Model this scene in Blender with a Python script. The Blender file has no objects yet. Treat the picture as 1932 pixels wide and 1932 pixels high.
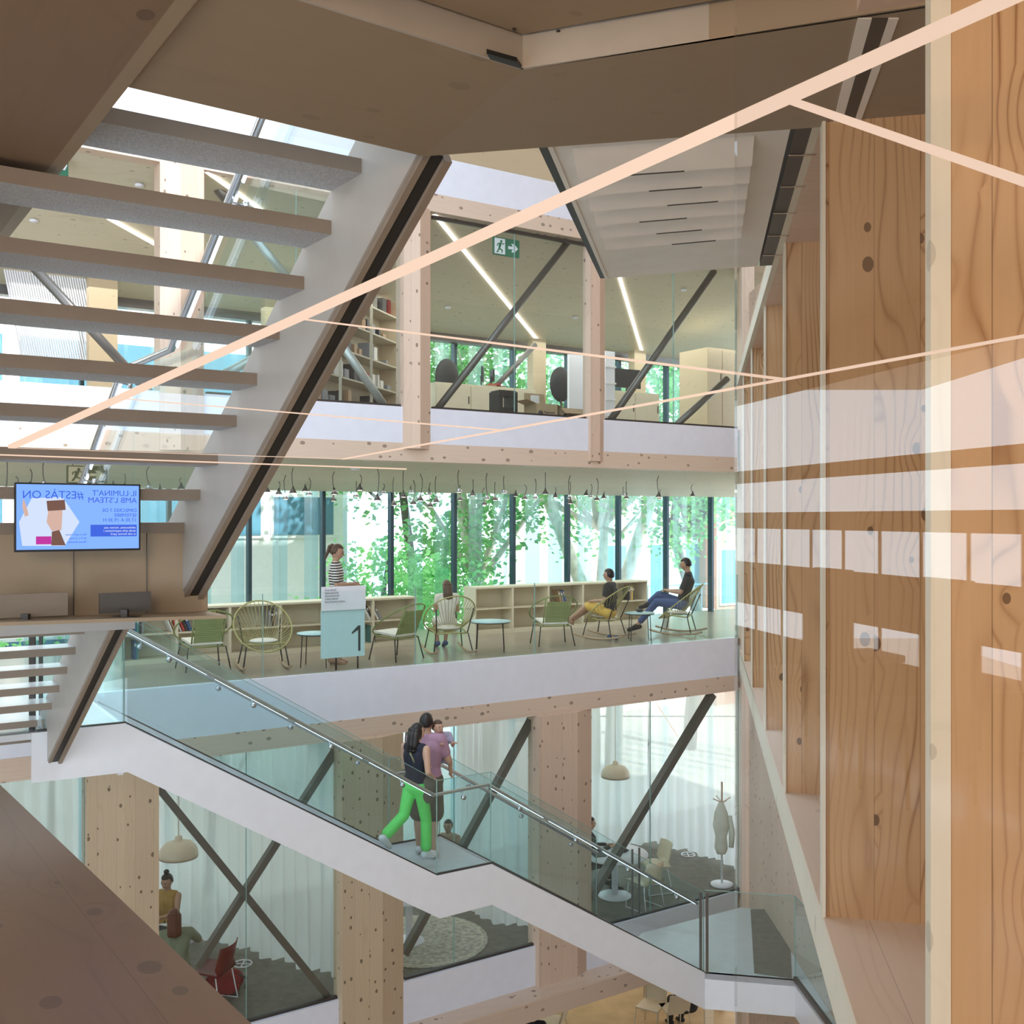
import bpy, bmesh, math, random
from mathutils import Vector, Matrix

PI = math.pi
random.seed(7)
SC = bpy.context.scene
COL = SC.collection
F, HOR = 1932.0, 977.0          # focal length in pixels and the horizon row of the level camera

# ------------------------------------------------------------------ camera, world, sun, lights, exposure
cd = bpy.data.cameras.new('camera')
cam = bpy.data.objects.new('camera', cd); COL.objects.link(cam)
cam.location = (0, 0, 0); cam.rotation_euler = (PI/2, 0, 0)
cd.sensor_width = 36.0; cd.lens = 36.0; cd.shift_y = (HOR-966.0)/1932.0
cd.clip_start = 0.05; cd.clip_end = 300
SC.camera = cam
SC.view_settings.view_transform = 'Standard'
SC.view_settings.look = 'None'
SC.view_settings.gamma = 1.0
SC.view_settings.use_curve_mapping = False
SC.view_settings.exposure = 0.20
SC.cycles.use_denoising = True
SC.cycles.transparent_max_bounces = 40
SC.cycles.max_bounces = 9
SC.cycles.diffuse_bounces = 5
SC.cycles.glossy_bounces = 4
SC.cycles.transmission_bounces = 6
SC.cycles.sample_clamp_indirect = 6.0

w = bpy.data.worlds.new('world'); SC.world = w; w.use_nodes = True
bg = w.node_tree.nodes['Background']
bg.inputs[0].default_value = (0.80, 0.91, 1.0, 1); bg.inputs[1].default_value = 3.2

def light(name, kind, loc, energy, color, rot=(0, 0, 0), size=1.0, sizey=None):
    d = bpy.data.lights.new(name, kind); d.energy = energy; d.color = color
    if kind == 'AREA':
        d.shape = 'RECTANGLE'; d.size = size; d.size_y = sizey or size
    if kind == 'SUN': d.angle = math.radians(1.2)
    o = bpy.data.objects.new(name, d); COL.objects.link(o); o.location = loc; o.rotation_euler = rot
    return o
sd = Vector((-0.50, 0.45, -0.75)).normalized()
sun = light('sun', 'SUN', (0, -10, 30), 10.0, (1, 0.95, 0.87))
sun.rotation_euler = sd.to_track_quat('-Z', 'Y').to_euler()
# unseen area lights added to brighten the rooms, the hall and the viewer side
light('room_fill', 'AREA', (-1.8, -3.0, 1.35), 9, (1.0, 0.76, 0.55), (math.radians(25), 0, 0), 1.6, 0.8)  # added fill behind the viewer
light('fin_wall_fill', 'AREA', (-1.2, -0.9, 0.9), 62, (1.0, 0.70, 0.44), (math.radians(78), 0, math.radians(-32)), 0.9, 0.9)  # added fill aimed at the timber fins
light('near_ceiling_fill', 'AREA', (-0.4, -1.6, -1.2), 4, (1.0, 0.80, 0.60), (math.radians(150), 0, 0), 1.5, 1.0)  # added fill lifting the dark near ceiling
light('atrium_fill', 'AREA', (-1.0, 8.5, 8.4), 170, (0.74, 0.85, 1.0), (0, 0, 0), 6, 5)  # added fill boosting daylight under the skylight
AU = math.atan2(0.54, 0.8416)
light('level_one_fill', 'AREA', (-1.2, 17.4, 0.42), 130, (0.95, 0.97, 0.93), (0, 0, AU), 13, 2.0)  # large fill added over the reading floor
light('level_two_fill', 'AREA', (-1.2, 17.4, 3.40), 140, (0.97, 0.97, 0.90), (0, 0, AU), 13, 2.0)  # large fill added over the offices
light('lower_room_fill', 'AREA', (-1.2, 17.2, -3.3), 40, (0.95, 0.97, 0.95), (0, 0, AU), 13, 2.0)  # large fill added over the curtained rooms
light('lower_hall_fill', 'AREA', (3.5, 22, -7.8), 70, (1.0, 0.82, 0.62), (0, 0, 0), 8, 5)  # fill added for the bottom hall

# ------------------------------------------------------------------ coordinates
U = Vector((0.8416, 0.54, 0)); N = Vector((-0.54, 0.8416, 0)); Z = Vector((0, 0, 1))
A0 = Vector((-5.09, 12.2, 0))
def UV(s, nd, z=0.0): return A0 + U*s + N*nd + Z*z
def s_at(px, nd):
    r = (px-966)/F; b = A0 + N*nd
    return (r*b.y - b.x)/(U.x - r*U.y)
def Wp(px, py, nd):
    p = UV(s_at(px, nd), nd); p.z = (HOR-py)/F*p.y; return p
def onz(px, py, z):
    Y = z*F/(HOR-py); return Vector(((px-966)/F*Y, Y, z))
def at(px, py, Y): return Vector(((px-966)/F*Y, Y, (HOR-py)/F*Y))
def yof(px, nd): return UV(s_at(px, nd), nd).y

# ------------------------------------------------------------------ materials
def newmat(name):
    m = bpy.data.materials.new(name); m.use_nodes = True
    nt = m.node_tree; nt.nodes.clear()
    out = nt.nodes.new('ShaderNodeOutputMaterial')
    return m, nt, out
def c4(c): return (c[0], c[1], c[2], 1)
def mth(nt, op, a, b=None, c=None):
    n = nt.nodes.new('ShaderNodeMath'); n.operation = op
    for i, v in enumerate((a, b, c)):
        if v is None: continue
        if isinstance(v, (int, float)): n.inputs[i].default_value = v
        else: nt.links.new(v, n.inputs[i])
    return n.outputs[0]
def ramp(nt, fac, stops):
    n = nt.nodes.new('ShaderNodeValToRGB'); e = n.color_ramp.elements
    while len(e) < len(stops): e.new(0.5)
    for i, (p, c) in enumerate(stops): e[i].position = p; e[i].color = c4(c)
    nt.links.new(fac, n.inputs[0]); return n.outputs[0]
def mixc(nt, fac, a, b, mode='MIX'):
    n = nt.nodes.new('ShaderNodeMix'); n.data_type = 'RGBA'; n.blend_type = mode
    for s, v in ((n.inputs[0], fac), (n.inputs[6], a), (n.inputs[7], b)):
        if isinstance(v, (int, float)): s.default_value = v
        elif isinstance(v, tuple): s.default_value = c4(v)
        else: nt.links.new(v, s)
    return n.outputs[2]
def noise(nt, vec, scale, detail=2.0, rough=0.5):
    n = nt.nodes.new('ShaderNodeTexNoise'); n.inputs['Scale'].default_value = scale
    n.inputs['Detail'].default_value = detail; n.inputs['Roughness'].default_value = rough
    if vec is not None: nt.links.new(vec, n.inputs['Vector'])
    return n.outputs[0]
def plain(name, col, rough=0.5, metal=0.0, vary=0.06, scale=6.0, coat=0.0, bump=0.0, spec=0.5):
    m, nt, out = newmat(name)
    b = nt.nodes.new('ShaderNodeBsdfPrincipled')
    b.inputs['Roughness'].default_value = rough; b.inputs['Metallic'].default_value = metal
    b.inputs['Specular IOR Level'].default_value = spec
    if coat: b.inputs['Coat Weight'].default_value = coat; b.inputs['Coat Roughness'].default_value = 0.08
    tc = nt.nodes.new('ShaderNodeTexCoord')
    nz = noise(nt, tc.outputs['Object'], scale, 4)
    lo = tuple(max(0, x*(1-vary)) for x in col); hi = tuple(min(1, x*(1+vary)) for x in col)
    nt.links.new(ramp(nt, nz, [(0.3, lo), (0.7, hi)]), b.inputs['Base Color'])
    if bump:
        bp = nt.nodes.new('ShaderNodeBump'); bp.inputs['Strength'].default_value = bump; bp.inputs['Distance'].default_value = 0.01
        nt.links.new(noise(nt, tc.outputs['Object'], scale*12, 3), bp.inputs['Height']); nt.links.new(bp.outputs[0], b.inputs['Normal'])
    nt.links.new(b.outputs[0], out.inputs[0]); return m
def emit(name, col, strength):
    m, nt, out = newmat(name)
    e = nt.nodes.new('ShaderNodeEmission'); e.inputs[0].default_value = c4(col); e.inputs[1].default_value = strength
    nt.links.new(e.outputs[0], out.inputs[0]); return m
def glass(name, tint, refl=0.05, edge=0.5, rough=0.0):
    m, nt, out = newmat(name)
    t = nt.nodes.new('ShaderNodeBsdfTransparent'); t.inputs[0].default_value = c4(tint)
    g = nt.nodes.new('ShaderNodeBsdfGlossy'); g.inputs['Roughness'].default_value = rough; g.inputs[0].default_value = (0.95, 0.98, 1, 1)
    lw = nt.nodes.new('ShaderNodeLayerWeight'); lw.inputs[0].default_value = 0.35
    f = mth(nt, 'ADD', mth(nt, 'MULTIPLY', mth(nt, 'POWER', lw.outputs['Facing'], 3.0), edge), refl)
    mx = nt.nodes.new('ShaderNodeMixShader'); nt.links.new(f, mx.inputs[0])
    nt.links.new(t.outputs[0], mx.inputs[1]); nt.links.new(g.outputs[0], mx.inputs[2]); nt.links.new(mx.outputs[0], out.inputs[0])
    return m
def wood(name, col, dark, across, along, bw=0.14, ring=26.0, wob=5.0, lines=0.35, knots=1.0, kscale=1.0, rough=0.5, seam=0.5, tint=0.10, spec=0.4, kr=1.0):
    """lamellar spruce: boards across one axis, growth lines bending round knots along the other"""
    m, nt, out = newmat(name); L = nt.links.new
    b = nt.nodes.new('ShaderNodeBsdfPrincipled'); b.inputs['Roughness'].default_value = rough
    b.inputs['Specular IOR Level'].default_value = spec
    tc = nt.nodes.new('ShaderNodeTexCoord')
    def dot(v):
        n = nt.nodes.new('ShaderNodeVectorMath'); n.operation = 'DOT_PRODUCT'
        L(tc.outputs['Object'], n.inputs[0]); n.inputs[1].default_value = v; return n.outputs['Value']
    third = Vector(across).cross(Vector(along))
    a, l, t = dot(across), dot(along), dot(third)
    def comb(x, y, z):
        n = nt.nodes.new('ShaderNodeCombineXYZ')
        for i, v in enumerate((x, y, z)):
            if isinstance(v, (int, float)): n.inputs[i].default_value = v
            else: L(v, n.inputs[i])
        return n.outputs[0]
    board = mth(nt, 'FLOOR', mth(nt, 'DIVIDE', a, bw))
    wn = nt.nodes.new('ShaderNodeTexWhiteNoise'); wn.noise_dimensions = '1D'; L(board, wn.inputs['W'])
    shift = mth(nt, 'MULTIPLY', wn.outputs['Value'], 37.0)
    ls = mth(nt, 'ADD', l, shift)
    v1 = comb(mth(nt, 'MULTIPLY', a, 2.6), mth(nt, 'MULTIPLY', ls, 0.55), mth(nt, 'MULTIPLY', t, 1.5))
    n1 = noise(nt, v1, 1.6, 1.0)
    # knots
    vo = nt.nodes.new('ShaderNodeTexVoronoi'); vo.voronoi_dimensions = '2D'; vo.inputs['Scale'].default_value = 1.0
    vk = comb(mth(nt, 'ADD', mth(nt, 'MULTIPLY', a, 5.5*kscale), mth(nt, 'MULTIPLY', t, 4.3*kscale)), mth(nt, 'MULTIPLY', ls, 3.8*kscale), 0.0)
    L(vk, vo.inputs['Vector'])
    kd = vo.outputs['Distance']
    sel = nt.nodes.new('ShaderNodeSeparateColor'); L(vo.outputs['Color'], sel.inputs[0])
    have = mth(nt, 'GREATER_THAN', sel.outputs[0], 0.66)
    bumpk = mth(nt, 'MULTIPLY', mth(nt, 'MULTIPLY', mth(nt, 'SUBTRACT', 1.0, mth(nt, 'MINIMUM', mth(nt, 'MULTIPLY', kd, 2.4), 1.0)), have), 1.6)
    fld = mth(nt, 'ADD', mth(nt, 'ADD', mth(nt, 'MULTIPLY', a, ring), mth(nt, 'MULTIPLY', n1, wob)), bumpk)
    fr = mth(nt, 'PINGPONG', fld, 0.5)
    ln = mth(nt, 'POWER', mth(nt, 'MULTIPLY', fr, 2.0), 5.0)
    fine = noise(nt, comb(mth(nt, 'MULTIPLY', a, 90.0), mth(nt, 'MULTIPLY', ls, 2.5), t), 1.0, 2.0)
    amp = noise(nt, comb(mth(nt, 'MULTIPLY', a, 4.0), mth(nt, 'MULTIPLY', ls, 0.8), t), 1.0, 1.0)
    amp2 = mth(nt, 'MULTIPLY', mth(nt, 'MAXIMUM', mth(nt, 'SUBTRACT', amp, 0.32), 0.0), 3.0*lines)
    f1 = mth(nt, 'MINIMUM', mth(nt, 'ADD', mth(nt, 'MULTIPLY', ln, amp2), mth(nt, 'MULTIPLY', fine, 0.22)), 1.0)
    c1 = mixc(nt, f1, col, dark)
    c2 = mixc(nt, mth(nt, 'MULTIPLY', wn.outputs['Value'], tint*2), c1, tuple(x*0.62 for x in col))
    kk = mth(nt, 'MULTIPLY', mth(nt, 'MULTIPLY', mth(nt, 'LESS_THAN', kd, mth(nt, 'ADD', mth(nt, 'MULTIPLY', sel.outputs[1], 0.085*kr), 0.045*kr)), have), 0.8*knots)
    c3 = mixc(nt, kk, c2, tuple(x*0.33 for x in dark))
    fa = mth(nt, 'FRACT', mth(nt, 'DIVIDE', a, bw))
    sm = mth(nt, 'MULTIPLY', mth(nt, 'LESS_THAN', fa, min(0.02, 0.0025/bw)), seam)
    c4_ = mixc(nt, sm, c3, tuple(x*0.3 for x in dark))
    L(c4_, b.inputs['Base Color']); L(b.outputs[0], out.inputs[0]); return m
def sheer(name, col):
    m, nt, out = newmat(name)
    t = nt.nodes.new('ShaderNodeBsdfTransparent'); d = nt.nodes.new('ShaderNodeBsdfDiffuse'); tr = nt.nodes.new('ShaderNodeBsdfTranslucent')
    d.inputs[0].default_value = c4(col); tr.inputs[0].default_value = c4(col)
    m1 = nt.nodes.new('ShaderNodeMixShader'); m1.inputs[0].default_value = 0.55
    m2 = nt.nodes.new('ShaderNodeMixShader'); m2.inputs[0].default_value = 0.78
    L = nt.links.new
    L(d.outputs[0], m1.inputs[1]); L(tr.outputs[0], m1.inputs[2]); L(t.outputs[0], m2.inputs[1]); L(m1.outputs[0], m2.inputs[2]); L(m2.outputs[0], out.inputs[0])
    return m
def leafmat(name, a, b_):
    m, nt, out = newmat(name); L = nt.links.new
    tc = nt.nodes.new('ShaderNodeTexCoord')
    c = ramp(nt, noise(nt, tc.outputs['Object'], 2.5, 4), [(0.35, a), (0.65, b_)])
    d = nt.nodes.new('ShaderNodeBsdfDiffuse'); t = nt.nodes.new('ShaderNodeBsdfTranslucent'); L(c, d.inputs[0]); L(c, t.inputs[0])
    mx = nt.nodes.new('ShaderNodeMixShader'); mx.inputs[0].default_value = 0.45
    L(d.outputs[0], mx.inputs[1]); L(t.outputs[0], mx.inputs[2]); L(mx.outputs[0], out.inputs[0]); return m

MT = {}
SP, SPD = (0.60, 0.44, 0.31), (0.42, 0.25, 0.13)
MT['fin'] = wood('fin spruce', (0.62, 0.40, 0.215), (0.27, 0.115, 0.035), (0.976, -0.218, 0), (0, 0, 1), bw=0.155, ring=26, wob=10, lines=0.95, rough=0.45, kr=0.9)
MT['fin_edge'] = wood('pale end grain', (0.78, 0.74, 0.62), (0.55, 0.47, 0.34), (0.976, -0.218, 0), (0, 0, 1), bw=0.4, lines=0.2, knots=0.4)
MT['sill'] = wood('sill spruce', (0.86, 0.71, 0.58), (0.60, 0.42, 0.30), (0.984, -0.179, 0), (0.179, 0.984, 0), bw=0.2, ring=14, lines=0.3, knots=0.3)
MT['col_v'] = wood('column spruce', (0.70, 0.53, 0.42), (0.50, 0.34, 0.24), tuple(U), (0, 0, 1), bw=0.2, ring=16, lines=0.25, knots=1.0, kscale=1.3, kr=1.2)
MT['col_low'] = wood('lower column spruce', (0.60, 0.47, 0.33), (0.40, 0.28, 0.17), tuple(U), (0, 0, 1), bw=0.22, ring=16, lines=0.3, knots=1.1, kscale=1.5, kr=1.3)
MT['beam'] = wood('beam spruce', (0.72, 0.57, 0.46), (0.52, 0.37, 0.27), (0, 0, 1), tuple(U), bw=0.6, ring=18, lines=0.25, knots=0.9, kscale=1.3, kr=1.5)
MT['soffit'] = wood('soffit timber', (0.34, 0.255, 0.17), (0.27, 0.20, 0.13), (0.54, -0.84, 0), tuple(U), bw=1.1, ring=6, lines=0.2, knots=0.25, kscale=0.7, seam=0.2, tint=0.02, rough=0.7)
MT['ceil'] = wood('ceiling timber', (0.66, 0.61, 0.48), (0.48, 0.42, 0.29), tuple(N), tuple(U), bw=1.2, ring=9, lines=0.3, knots=0.5, seam=0.6, rough=0.6)
MT['bench'] = wood('dark oak board', (0.22, 0.125, 0.07), (0.10, 0.05, 0.025), (0.813, 0.582, 0), (0.582, -0.813, 0), bw=0.9, ring=7, wob=4, lines=0.35, knots=0.5, kscale=0.6, rough=0.35)
MT['wall_w'] = wood('pink timber wall', (0.76, 0.58, 0.46), (0.46, 0.3, 0.2), (0, 1, 0), (0, 0, 1), bw=0.3, ring=12, lines=0.2, knots=1.0, kscale=1.4, kr=1.3)
MT['ply'] = wood('birch plywood', (0.66, 0.53, 0.36), (0.52, 0.40, 0.26), (0, 0, 1), tuple(U), bw=1.4, ring=8, lines=0.15, knots=0.2)
MT['white'] = plain('white painted steel', (0.79, 0.81, 0.87), 0.28, vary=0.02, coat=0.15)  # bluish cast of the light mixed into the white
MT['white_b'] = plain('white fascia board', (0.76, 0.78, 0.88), 0.35, vary=0.02, coat=0.3)  # white board with the bluish light tinted in
MT['stair_w'] = plain('grey white stair paint', (0.50, 0.48, 0.455), 0.5, vary=0.03)
MT['tread_u'] = plain('rough whitewashed tread', (0.76, 0.75, 0.76), 0.6, vary=0.20, scale=110, bump=0.8)
MT['tread_f'] = plain('tread nosing', (0.31, 0.25, 0.20), 0.5, vary=0.05)
MT['panel'] = plain('ribbed white panel', (0.84, 0.82, 0.78), 0.5, vary=0.03)
MT['dark'] = plain('dark bronze metal', (0.055, 0.045, 0.04), 0.4, 0.3)
MT['black'] = plain('black plastic', (0.02, 0.02, 0.022), 0.45)
MT['steel'] = plain('brushed steel', (0.62, 0.64, 0.68), 0.22, 1.0)
MT['brace'] = plain('graphite brace steel', (0.16, 0.15, 0.14), 0.35, 0.6)
MT['brace_l'] = plain('light grey brace steel', (0.45, 0.48, 0.47), 0.35, 0.5)
MT['floor'] = plain('grey brown floor', (0.33, 0.28, 0.22), 0.28, vary=0.1, scale=3, coat=0.2)
MT['floor0'] = plain('dark grey carpet', (0.17, 0.155, 0.13), 0.8, vary=0.15, scale=8)
MT['floorb'] = plain('honey floor', (0.50, 0.36, 0.20), 0.5, vary=0.12, scale=3)
MT['land'] = plain('pale landing floor', (0.62, 0.64, 0.66), 0.35, vary=0.04, coat=0.2)
MT['mull_d'] = plain('dark mullion', (0.04, 0.07, 0.09), 0.4, 0.4)
MT['mull_l'] = glass('pale blue glass fin', (0.80, 0.93, 0.97), 0.10, 0.4, 0.25)
MT['glass'] = glass('balustrade glass', (0.905, 0.975, 0.985), 0.03, 0.5)
MT['rglass'] = glass('dimming roof glass', (0.72, 0.745, 0.78), 0.04, 0.3)  # tint added to weaken sun and sky entering the atrium
MT['glass_e'] = plain('green glass edge', (0.25, 0.40, 0.37), 0.2)
MT['wglass'] = glass('window glass', (0.955, 0.985, 0.98), 0.025, 0.4)
MT['pane'] = glass('reflecting glass', (0.99, 0.99, 0.99), 0.06, 0.5)
MT['curtain'] = sheer('sheer white curtain', (0.90, 0.91, 0.92))
MT['led'] = emit('mirrored strip glow', (1.0, 0.72, 0.55), 0.86)  # glow of mirrored strip lights, given to solid bars
MT['led2'] = emit('white strip light', (1.0, 0.90, 0.80), 3.0)
MT['ledr'] = emit('cool rail light', (0.82, 0.9, 1.0), 2.2)
MT['skin'] = plain('skin', (0.58, 0.36, 0.26), 0.5)
MT['skin_d'] = plain('tanned skin', (0.42, 0.25, 0.17), 0.5)
MT['hair_b'] = plain('black hair', (0.018, 0.014, 0.014), 0.4)
MT['hair_br'] = plain('brown hair', (0.09, 0.05, 0.03), 0.45)
MT['hair_r'] = plain('auburn hair', (0.13, 0.035, 0.02), 0.45)
MT['eye'] = plain('dark eye', (0.02, 0.015, 0.015), 0.3)
MT['lip'] = plain('lips', (0.42, 0.16, 0.14), 0.5)
def cloth(key, col, **k): MT[key] = plain(key.replace('_', ' '), col, 0.85, **k)
cloth('green_cloth', (0.16, 0.72, 0.16)); cloth('navy_cloth', (0.02, 0.022, 0.04)); cloth('mauve_cloth', (0.45, 0.27, 0.38))
cloth('khaki_cloth', (0.14, 0.12, 0.09)); cloth('olive_cloth', (0.22, 0.22, 0.12)); cloth('mustard_cloth', (0.36, 0.22, 0.07))
cloth('white_cloth', (0.75, 0.75, 0.78)); cloth('black_cloth', (0.025, 0.025, 0.028)); cloth('denim_cloth', (0.06, 0.10, 0.24))
cloth('cream_cloth', (0.72, 0.69, 0.62)); cloth('red_cloth', (0.22, 0.012, 0.02)); cloth('sage_cloth', (0.24, 0.27, 0.19))
cloth('grey_cloth', (0.30, 0.29, 0.27)); cloth('yellow_cloth', (0.7, 0.45, 0.10)); cloth('lilac_cloth', (0.42, 0.4, 0.55))
MT['red'] = plain('dark red plastic', (0.16, 0.008, 0.012), 0.4)
MT['cord'] = plain('olive woven cord', (0.40, 0.37, 0.15), 0.6)
MT['cord_g'] = plain('sage green cord', (0.22, 0.27, 0.09), 0.6)
MT['rocker'] = plain('ash rocker wood', (0.45, 0.33, 0.22), 0.5)
MT['cream'] = plain('cream laminate', (0.70, 0.63, 0.48), 0.5, vary=0.03)
MT['cream_l'] = plain('cream lamp enamel', (0.72, 0.62, 0.48), 0.4, vary=0.03)
MT['card'] = plain('cardboard', (0.42, 0.31, 0.19), 0.8)
MT['paper'] = plain('white paper', (0.80, 0.80, 0.80), 0.6)
MT['signw'] = plain('white sign board', (0.80, 0.80, 0.86), 0.5, vary=0.02)
MT['signc'] = plain('pale aqua sign board', (0.50, 0.72, 0.75), 0.5, vary=0.02)
MT['ink'] = plain('dark lettering', (0.03, 0.04, 0.045), 0.6)
MT['inkg'] = plain('grey lettering', (0.30, 0.30, 0.33), 0.6)
MT['green_s'] = plain('green exit sign', (0.02, 0.16, 0.09), 0.5)
MT['beige'] = plain('beige wall panel', (0.46, 0.36, 0.25), 0.6, vary=0.03)
MT['wood_y'] = plain('yellow beech', (0.62, 0.42, 0.18), 0.5)
MT['rug'] = plain('pale patterned rug', (0.45, 0.43, 0.37), 0.95, vary=0.35, scale=14)
MT['trimw'] = plain('grey lacquered trim', (0.46, 0.41, 0.35), 0.5)
MT['ext_w'] = plain('white stucco', (0.88, 0.88, 0.87), 0.8, vary=0.03)
MT['ext_b'] = plain('red brick house', (0.45, 0.24, 0.17), 0.8, vary=0.2, scale=20)
MT['ext_g'] = plain('blue grey window', (0.10, 0.24, 0.34), 0.25)
MT['ext_gr'] = plain('street ground', (0.45, 0.45, 0.42), 0.9)
MT['leaf_l'] = leafmat('bright leaves', (0.20, 0.62, 0.22), (0.50, 0.90, 0.40))
MT['leaf_d'] = leafmat('plane leaves', (0.10, 0.36, 0.14), (0.34, 0.66, 0.26))
MT['trunk'] = plain('pale bark', (0.72, 0.70, 0.62), 0.8, vary=0.2)
MT['trunk_d'] = plain('dark bark', (0.12, 0.12, 0.10), 0.8)
for k, c in dict(bk_red=(0.45, 0.03, 0.03), bk_blue=(0.03, 0.10, 0.25), bk_white=(0.7, 0.68, 0.65), bk_yel=(0.6, 0.42, 0.06), bk_teal=(0.05, 0.22, 0.22), bk_dark=(0.03, 0.03, 0.035), bk_tan=(0.4, 0.25, 0.14), bk_grey=(0.25, 0.25, 0.27), bk_green=(0.08, 0.22, 0.07)).items():
    MT[k] = plain(k, c, 0.5)

# ------------------------------------------------------------------ mesh building
LOCS = {}
class MB:
    def __init__(s): s.v = []; s.f = []; s.mi = []; s.m = 0; s.sm = []; s.smooth = False
    def add(s, vs, fs):
        o = len(s.v); s.v += [Vector(x) for x in vs]
        for f in fs: s.f.append([i+o for i in f]); s.mi.append(s.m); s.sm.append(s.smooth)
        return s
    def box(s, lo, hi):
        x0, y0, z0 = lo; x1, y1, z1 = hi
        return s.add([(x0,y0,z0),(x1,y0,z0),(x1,y1,z0),(x0,y1,z0),(x0,y0,z1),(x1,y0,z1),(x1,y1,z1),(x0,y1,z1)],
                     [(3,2,1,0),(4,5,6,7),(0,1,5,4),(1,2,6,5),(2,3,7,6),(3,0,4,7)])
    def prism(s, pts, vec):
        """closed solid: polygon swept along vec"""
        pts = [Vector(p) for p in pts]; vec = Vector(vec); n = len(pts)
        nn = Vector((0, 0, 0))
        for i in range(n): nn += pts[i].cross(pts[(i+1) % n])
        if nn.dot(vec) > 0: pts.reverse()
        return s.add(pts + [p+vec for p in pts], [tuple(range(n)), tuple(range(2*n-1, n-1, -1))] + [(i, i+n, (i+1) % n+n, (i+1) % n) for i in range(n)])
    def bar(s, p1, p2, w, h, up=(0, 0, 1)):
        p1, p2 = Vector(p1), Vector(p2); d = (p2-p1).normalized(); up = Vector(up)
        if abs(d.dot(up)) > 0.98: up = Vector((0, 1, 0))
        x = d.cross(up).normalized(); y = x.cross(d)
        q = [p1+x*a*w/2+y*b*h/2 for a, b in ((-1,-1),(1,-1),(1,1),(-1,1))]
        return s.prism(q, p2-p1)
    def tube(s, pts, r, n=8, closed=False, cap=True):
        pts = [Vector(p) for p in pts]; k = len(pts); rs = r if isinstance(r, (list, tuple)) else [r]*k
        sm = s.smooth; s.smooth = True
        vs = []; ref = None
        for i, p in enumerate(pts):
            if closed: d = pts[(i+1) % k]-pts[i-1]
            else: d = pts[min(i+1, k-1)]-pts[max(i-1, 0)]
            if d.length < 1e-9: d = Vector((0, 0, 1))
            d.normalize()
            if ref is None: ref = Vector((0, 0, 1)) if abs(d.z) < 0.9 else Vector((1, 0, 0))
            x = d.cross(ref)
            if x.length < 1e-4: x = d.cross(Vector((0, 1, 0.1)))
            x.normalize(); y = d.cross(x); ref = x.cross(d)
            for j in range(n):
                a = 2*PI*j/n; vs.append(p + x*math.cos(a)*rs[i] + y*math.sin(a)*rs[i])
        fs = []
        for i in range(k if closed else k-1):
            for j in range(n):
                a, b = i*n+j, i*n+(j+1) % n; c, d_ = ((i+1) % k)*n+(j+1) % n, ((i+1) % k)*n+j
                fs.append((a, d_, c, b))
        if cap and not closed: fs += [tuple(range(n)), tuple(range(k*n-1, (k-1)*n-1, -1))]
        s.add(vs, fs); s.smooth = sm; return s
    def lathe(s, c, prof, n=24):
        c = Vector(c); sm = s.smooth; s.smooth = True; k = len(prof)
        vs = [c+Vector((r*math.cos(2*PI*j/n), r*math.sin(2*PI*j/n), z)) for r, z in prof for j in range(n)]
        fs = [(i*n+j, i*n+(j+1) % n, (i+1)*n+(j+1) % n, (i+1)*n+j) for i in range(k-1) for j in range(n)]
        if prof[0][0] > 1e-4: fs.append(tuple(range(n-1, -1, -1)))
        if prof[-1][0] > 1e-4: fs.append(tuple(range((k-1)*n, k*n)))
        s.add(vs, fs); s.smooth = sm; return s
    def ball(s, c, r, n=14, m=9, fn=None):
        c = Vector(c); r = Vector(r) if not isinstance(r, (int, float)) else Vector((r, r, r)); sm = s.smooth; s.smooth = True
        vs = [Vector((0, 0, 1))] + [Vector((math.sin(PI*i/m)*math.cos(2*PI*j/n), math.sin(PI*i/m)*math.sin(2*PI*j/n), math.cos(PI*i/m))) for i in range(1, m) for j in range(n)] + [Vector((0, 0, -1))]
        if fn: vs = [fn(v) for v in vs]
        vs = [c+Vector((v.x*r.x, v.y*r.y, v.z*r.z)) for v in vs]
        fs = [(0, 1+j, 1+(j+1) % n) for j in range(n)]
        for i in range(m-2):
            for j in range(n): fs.append((1+i*n+j, 1+(i+1)*n+j, 1+(i+1)*n+(j+1) % n, 1+i*n+(j+1) % n))
        e = 1+(m-1)*n
        fs += [(e, 1+(m-2)*n+(j+1) % n, 1+(m-2)*n+j) for j in range(n)]
        s.add(vs, fs); s.smooth = sm; return s
    def build(s, name, mats, parent=None, **tags):
        me = bpy.data.meshes.new(name)
        vs = s.v
        me.from_pydata([tuple(v) for v in vs], [], s.f); me.update()
        for m in (mats if isinstance(mats, (list, tuple)) else [mats]): me.materials.append(MT[m] if isinstance(m, str) else m)
        me.polygons.foreach_set('material_index', s.mi); me.polygons.foreach_set('use_smooth', s.sm)
        o = bpy.data.objects.new(name, me); COL.objects.link(o)
        if parent is not None: o.parent = parent
        for k, v in tags.items():
            if v: o[k] = v
        return o
def off(o):
    """mesh written in world coordinates under an Empty that stands elsewhere"""
    p = o.parent; t = Vector((0, 0, 0))
    while p is not None: t += p.location; p = p.parent
    for v in o.data.vertices: v.co -= t
    return o
def thing(name, label, cat, loc=(0, 0, 0), rotz=0, group=None):
    o = bpy.data.objects.new(name, None); COL.objects.link(o); o.empty_display_size = 0.1
    o.location = loc; o.rotation_euler = (0, 0, rotz); o['label'] = label; o['category'] = cat
    if group: o['group'] = group
    return o
def tag(o, label, cat, group=None, kind=None):
    o['label'] = label; o['category'] = cat
    if group: o['group'] = group
    if kind: o['kind'] = kind
    return o
def struct(mb, name, mats, label=None, parent=None):
    o = mb.build(name, mats, parent); 
    if parent is None: o['kind'] = 'structure'
    if label: o['label'] = label
    return o
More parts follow.
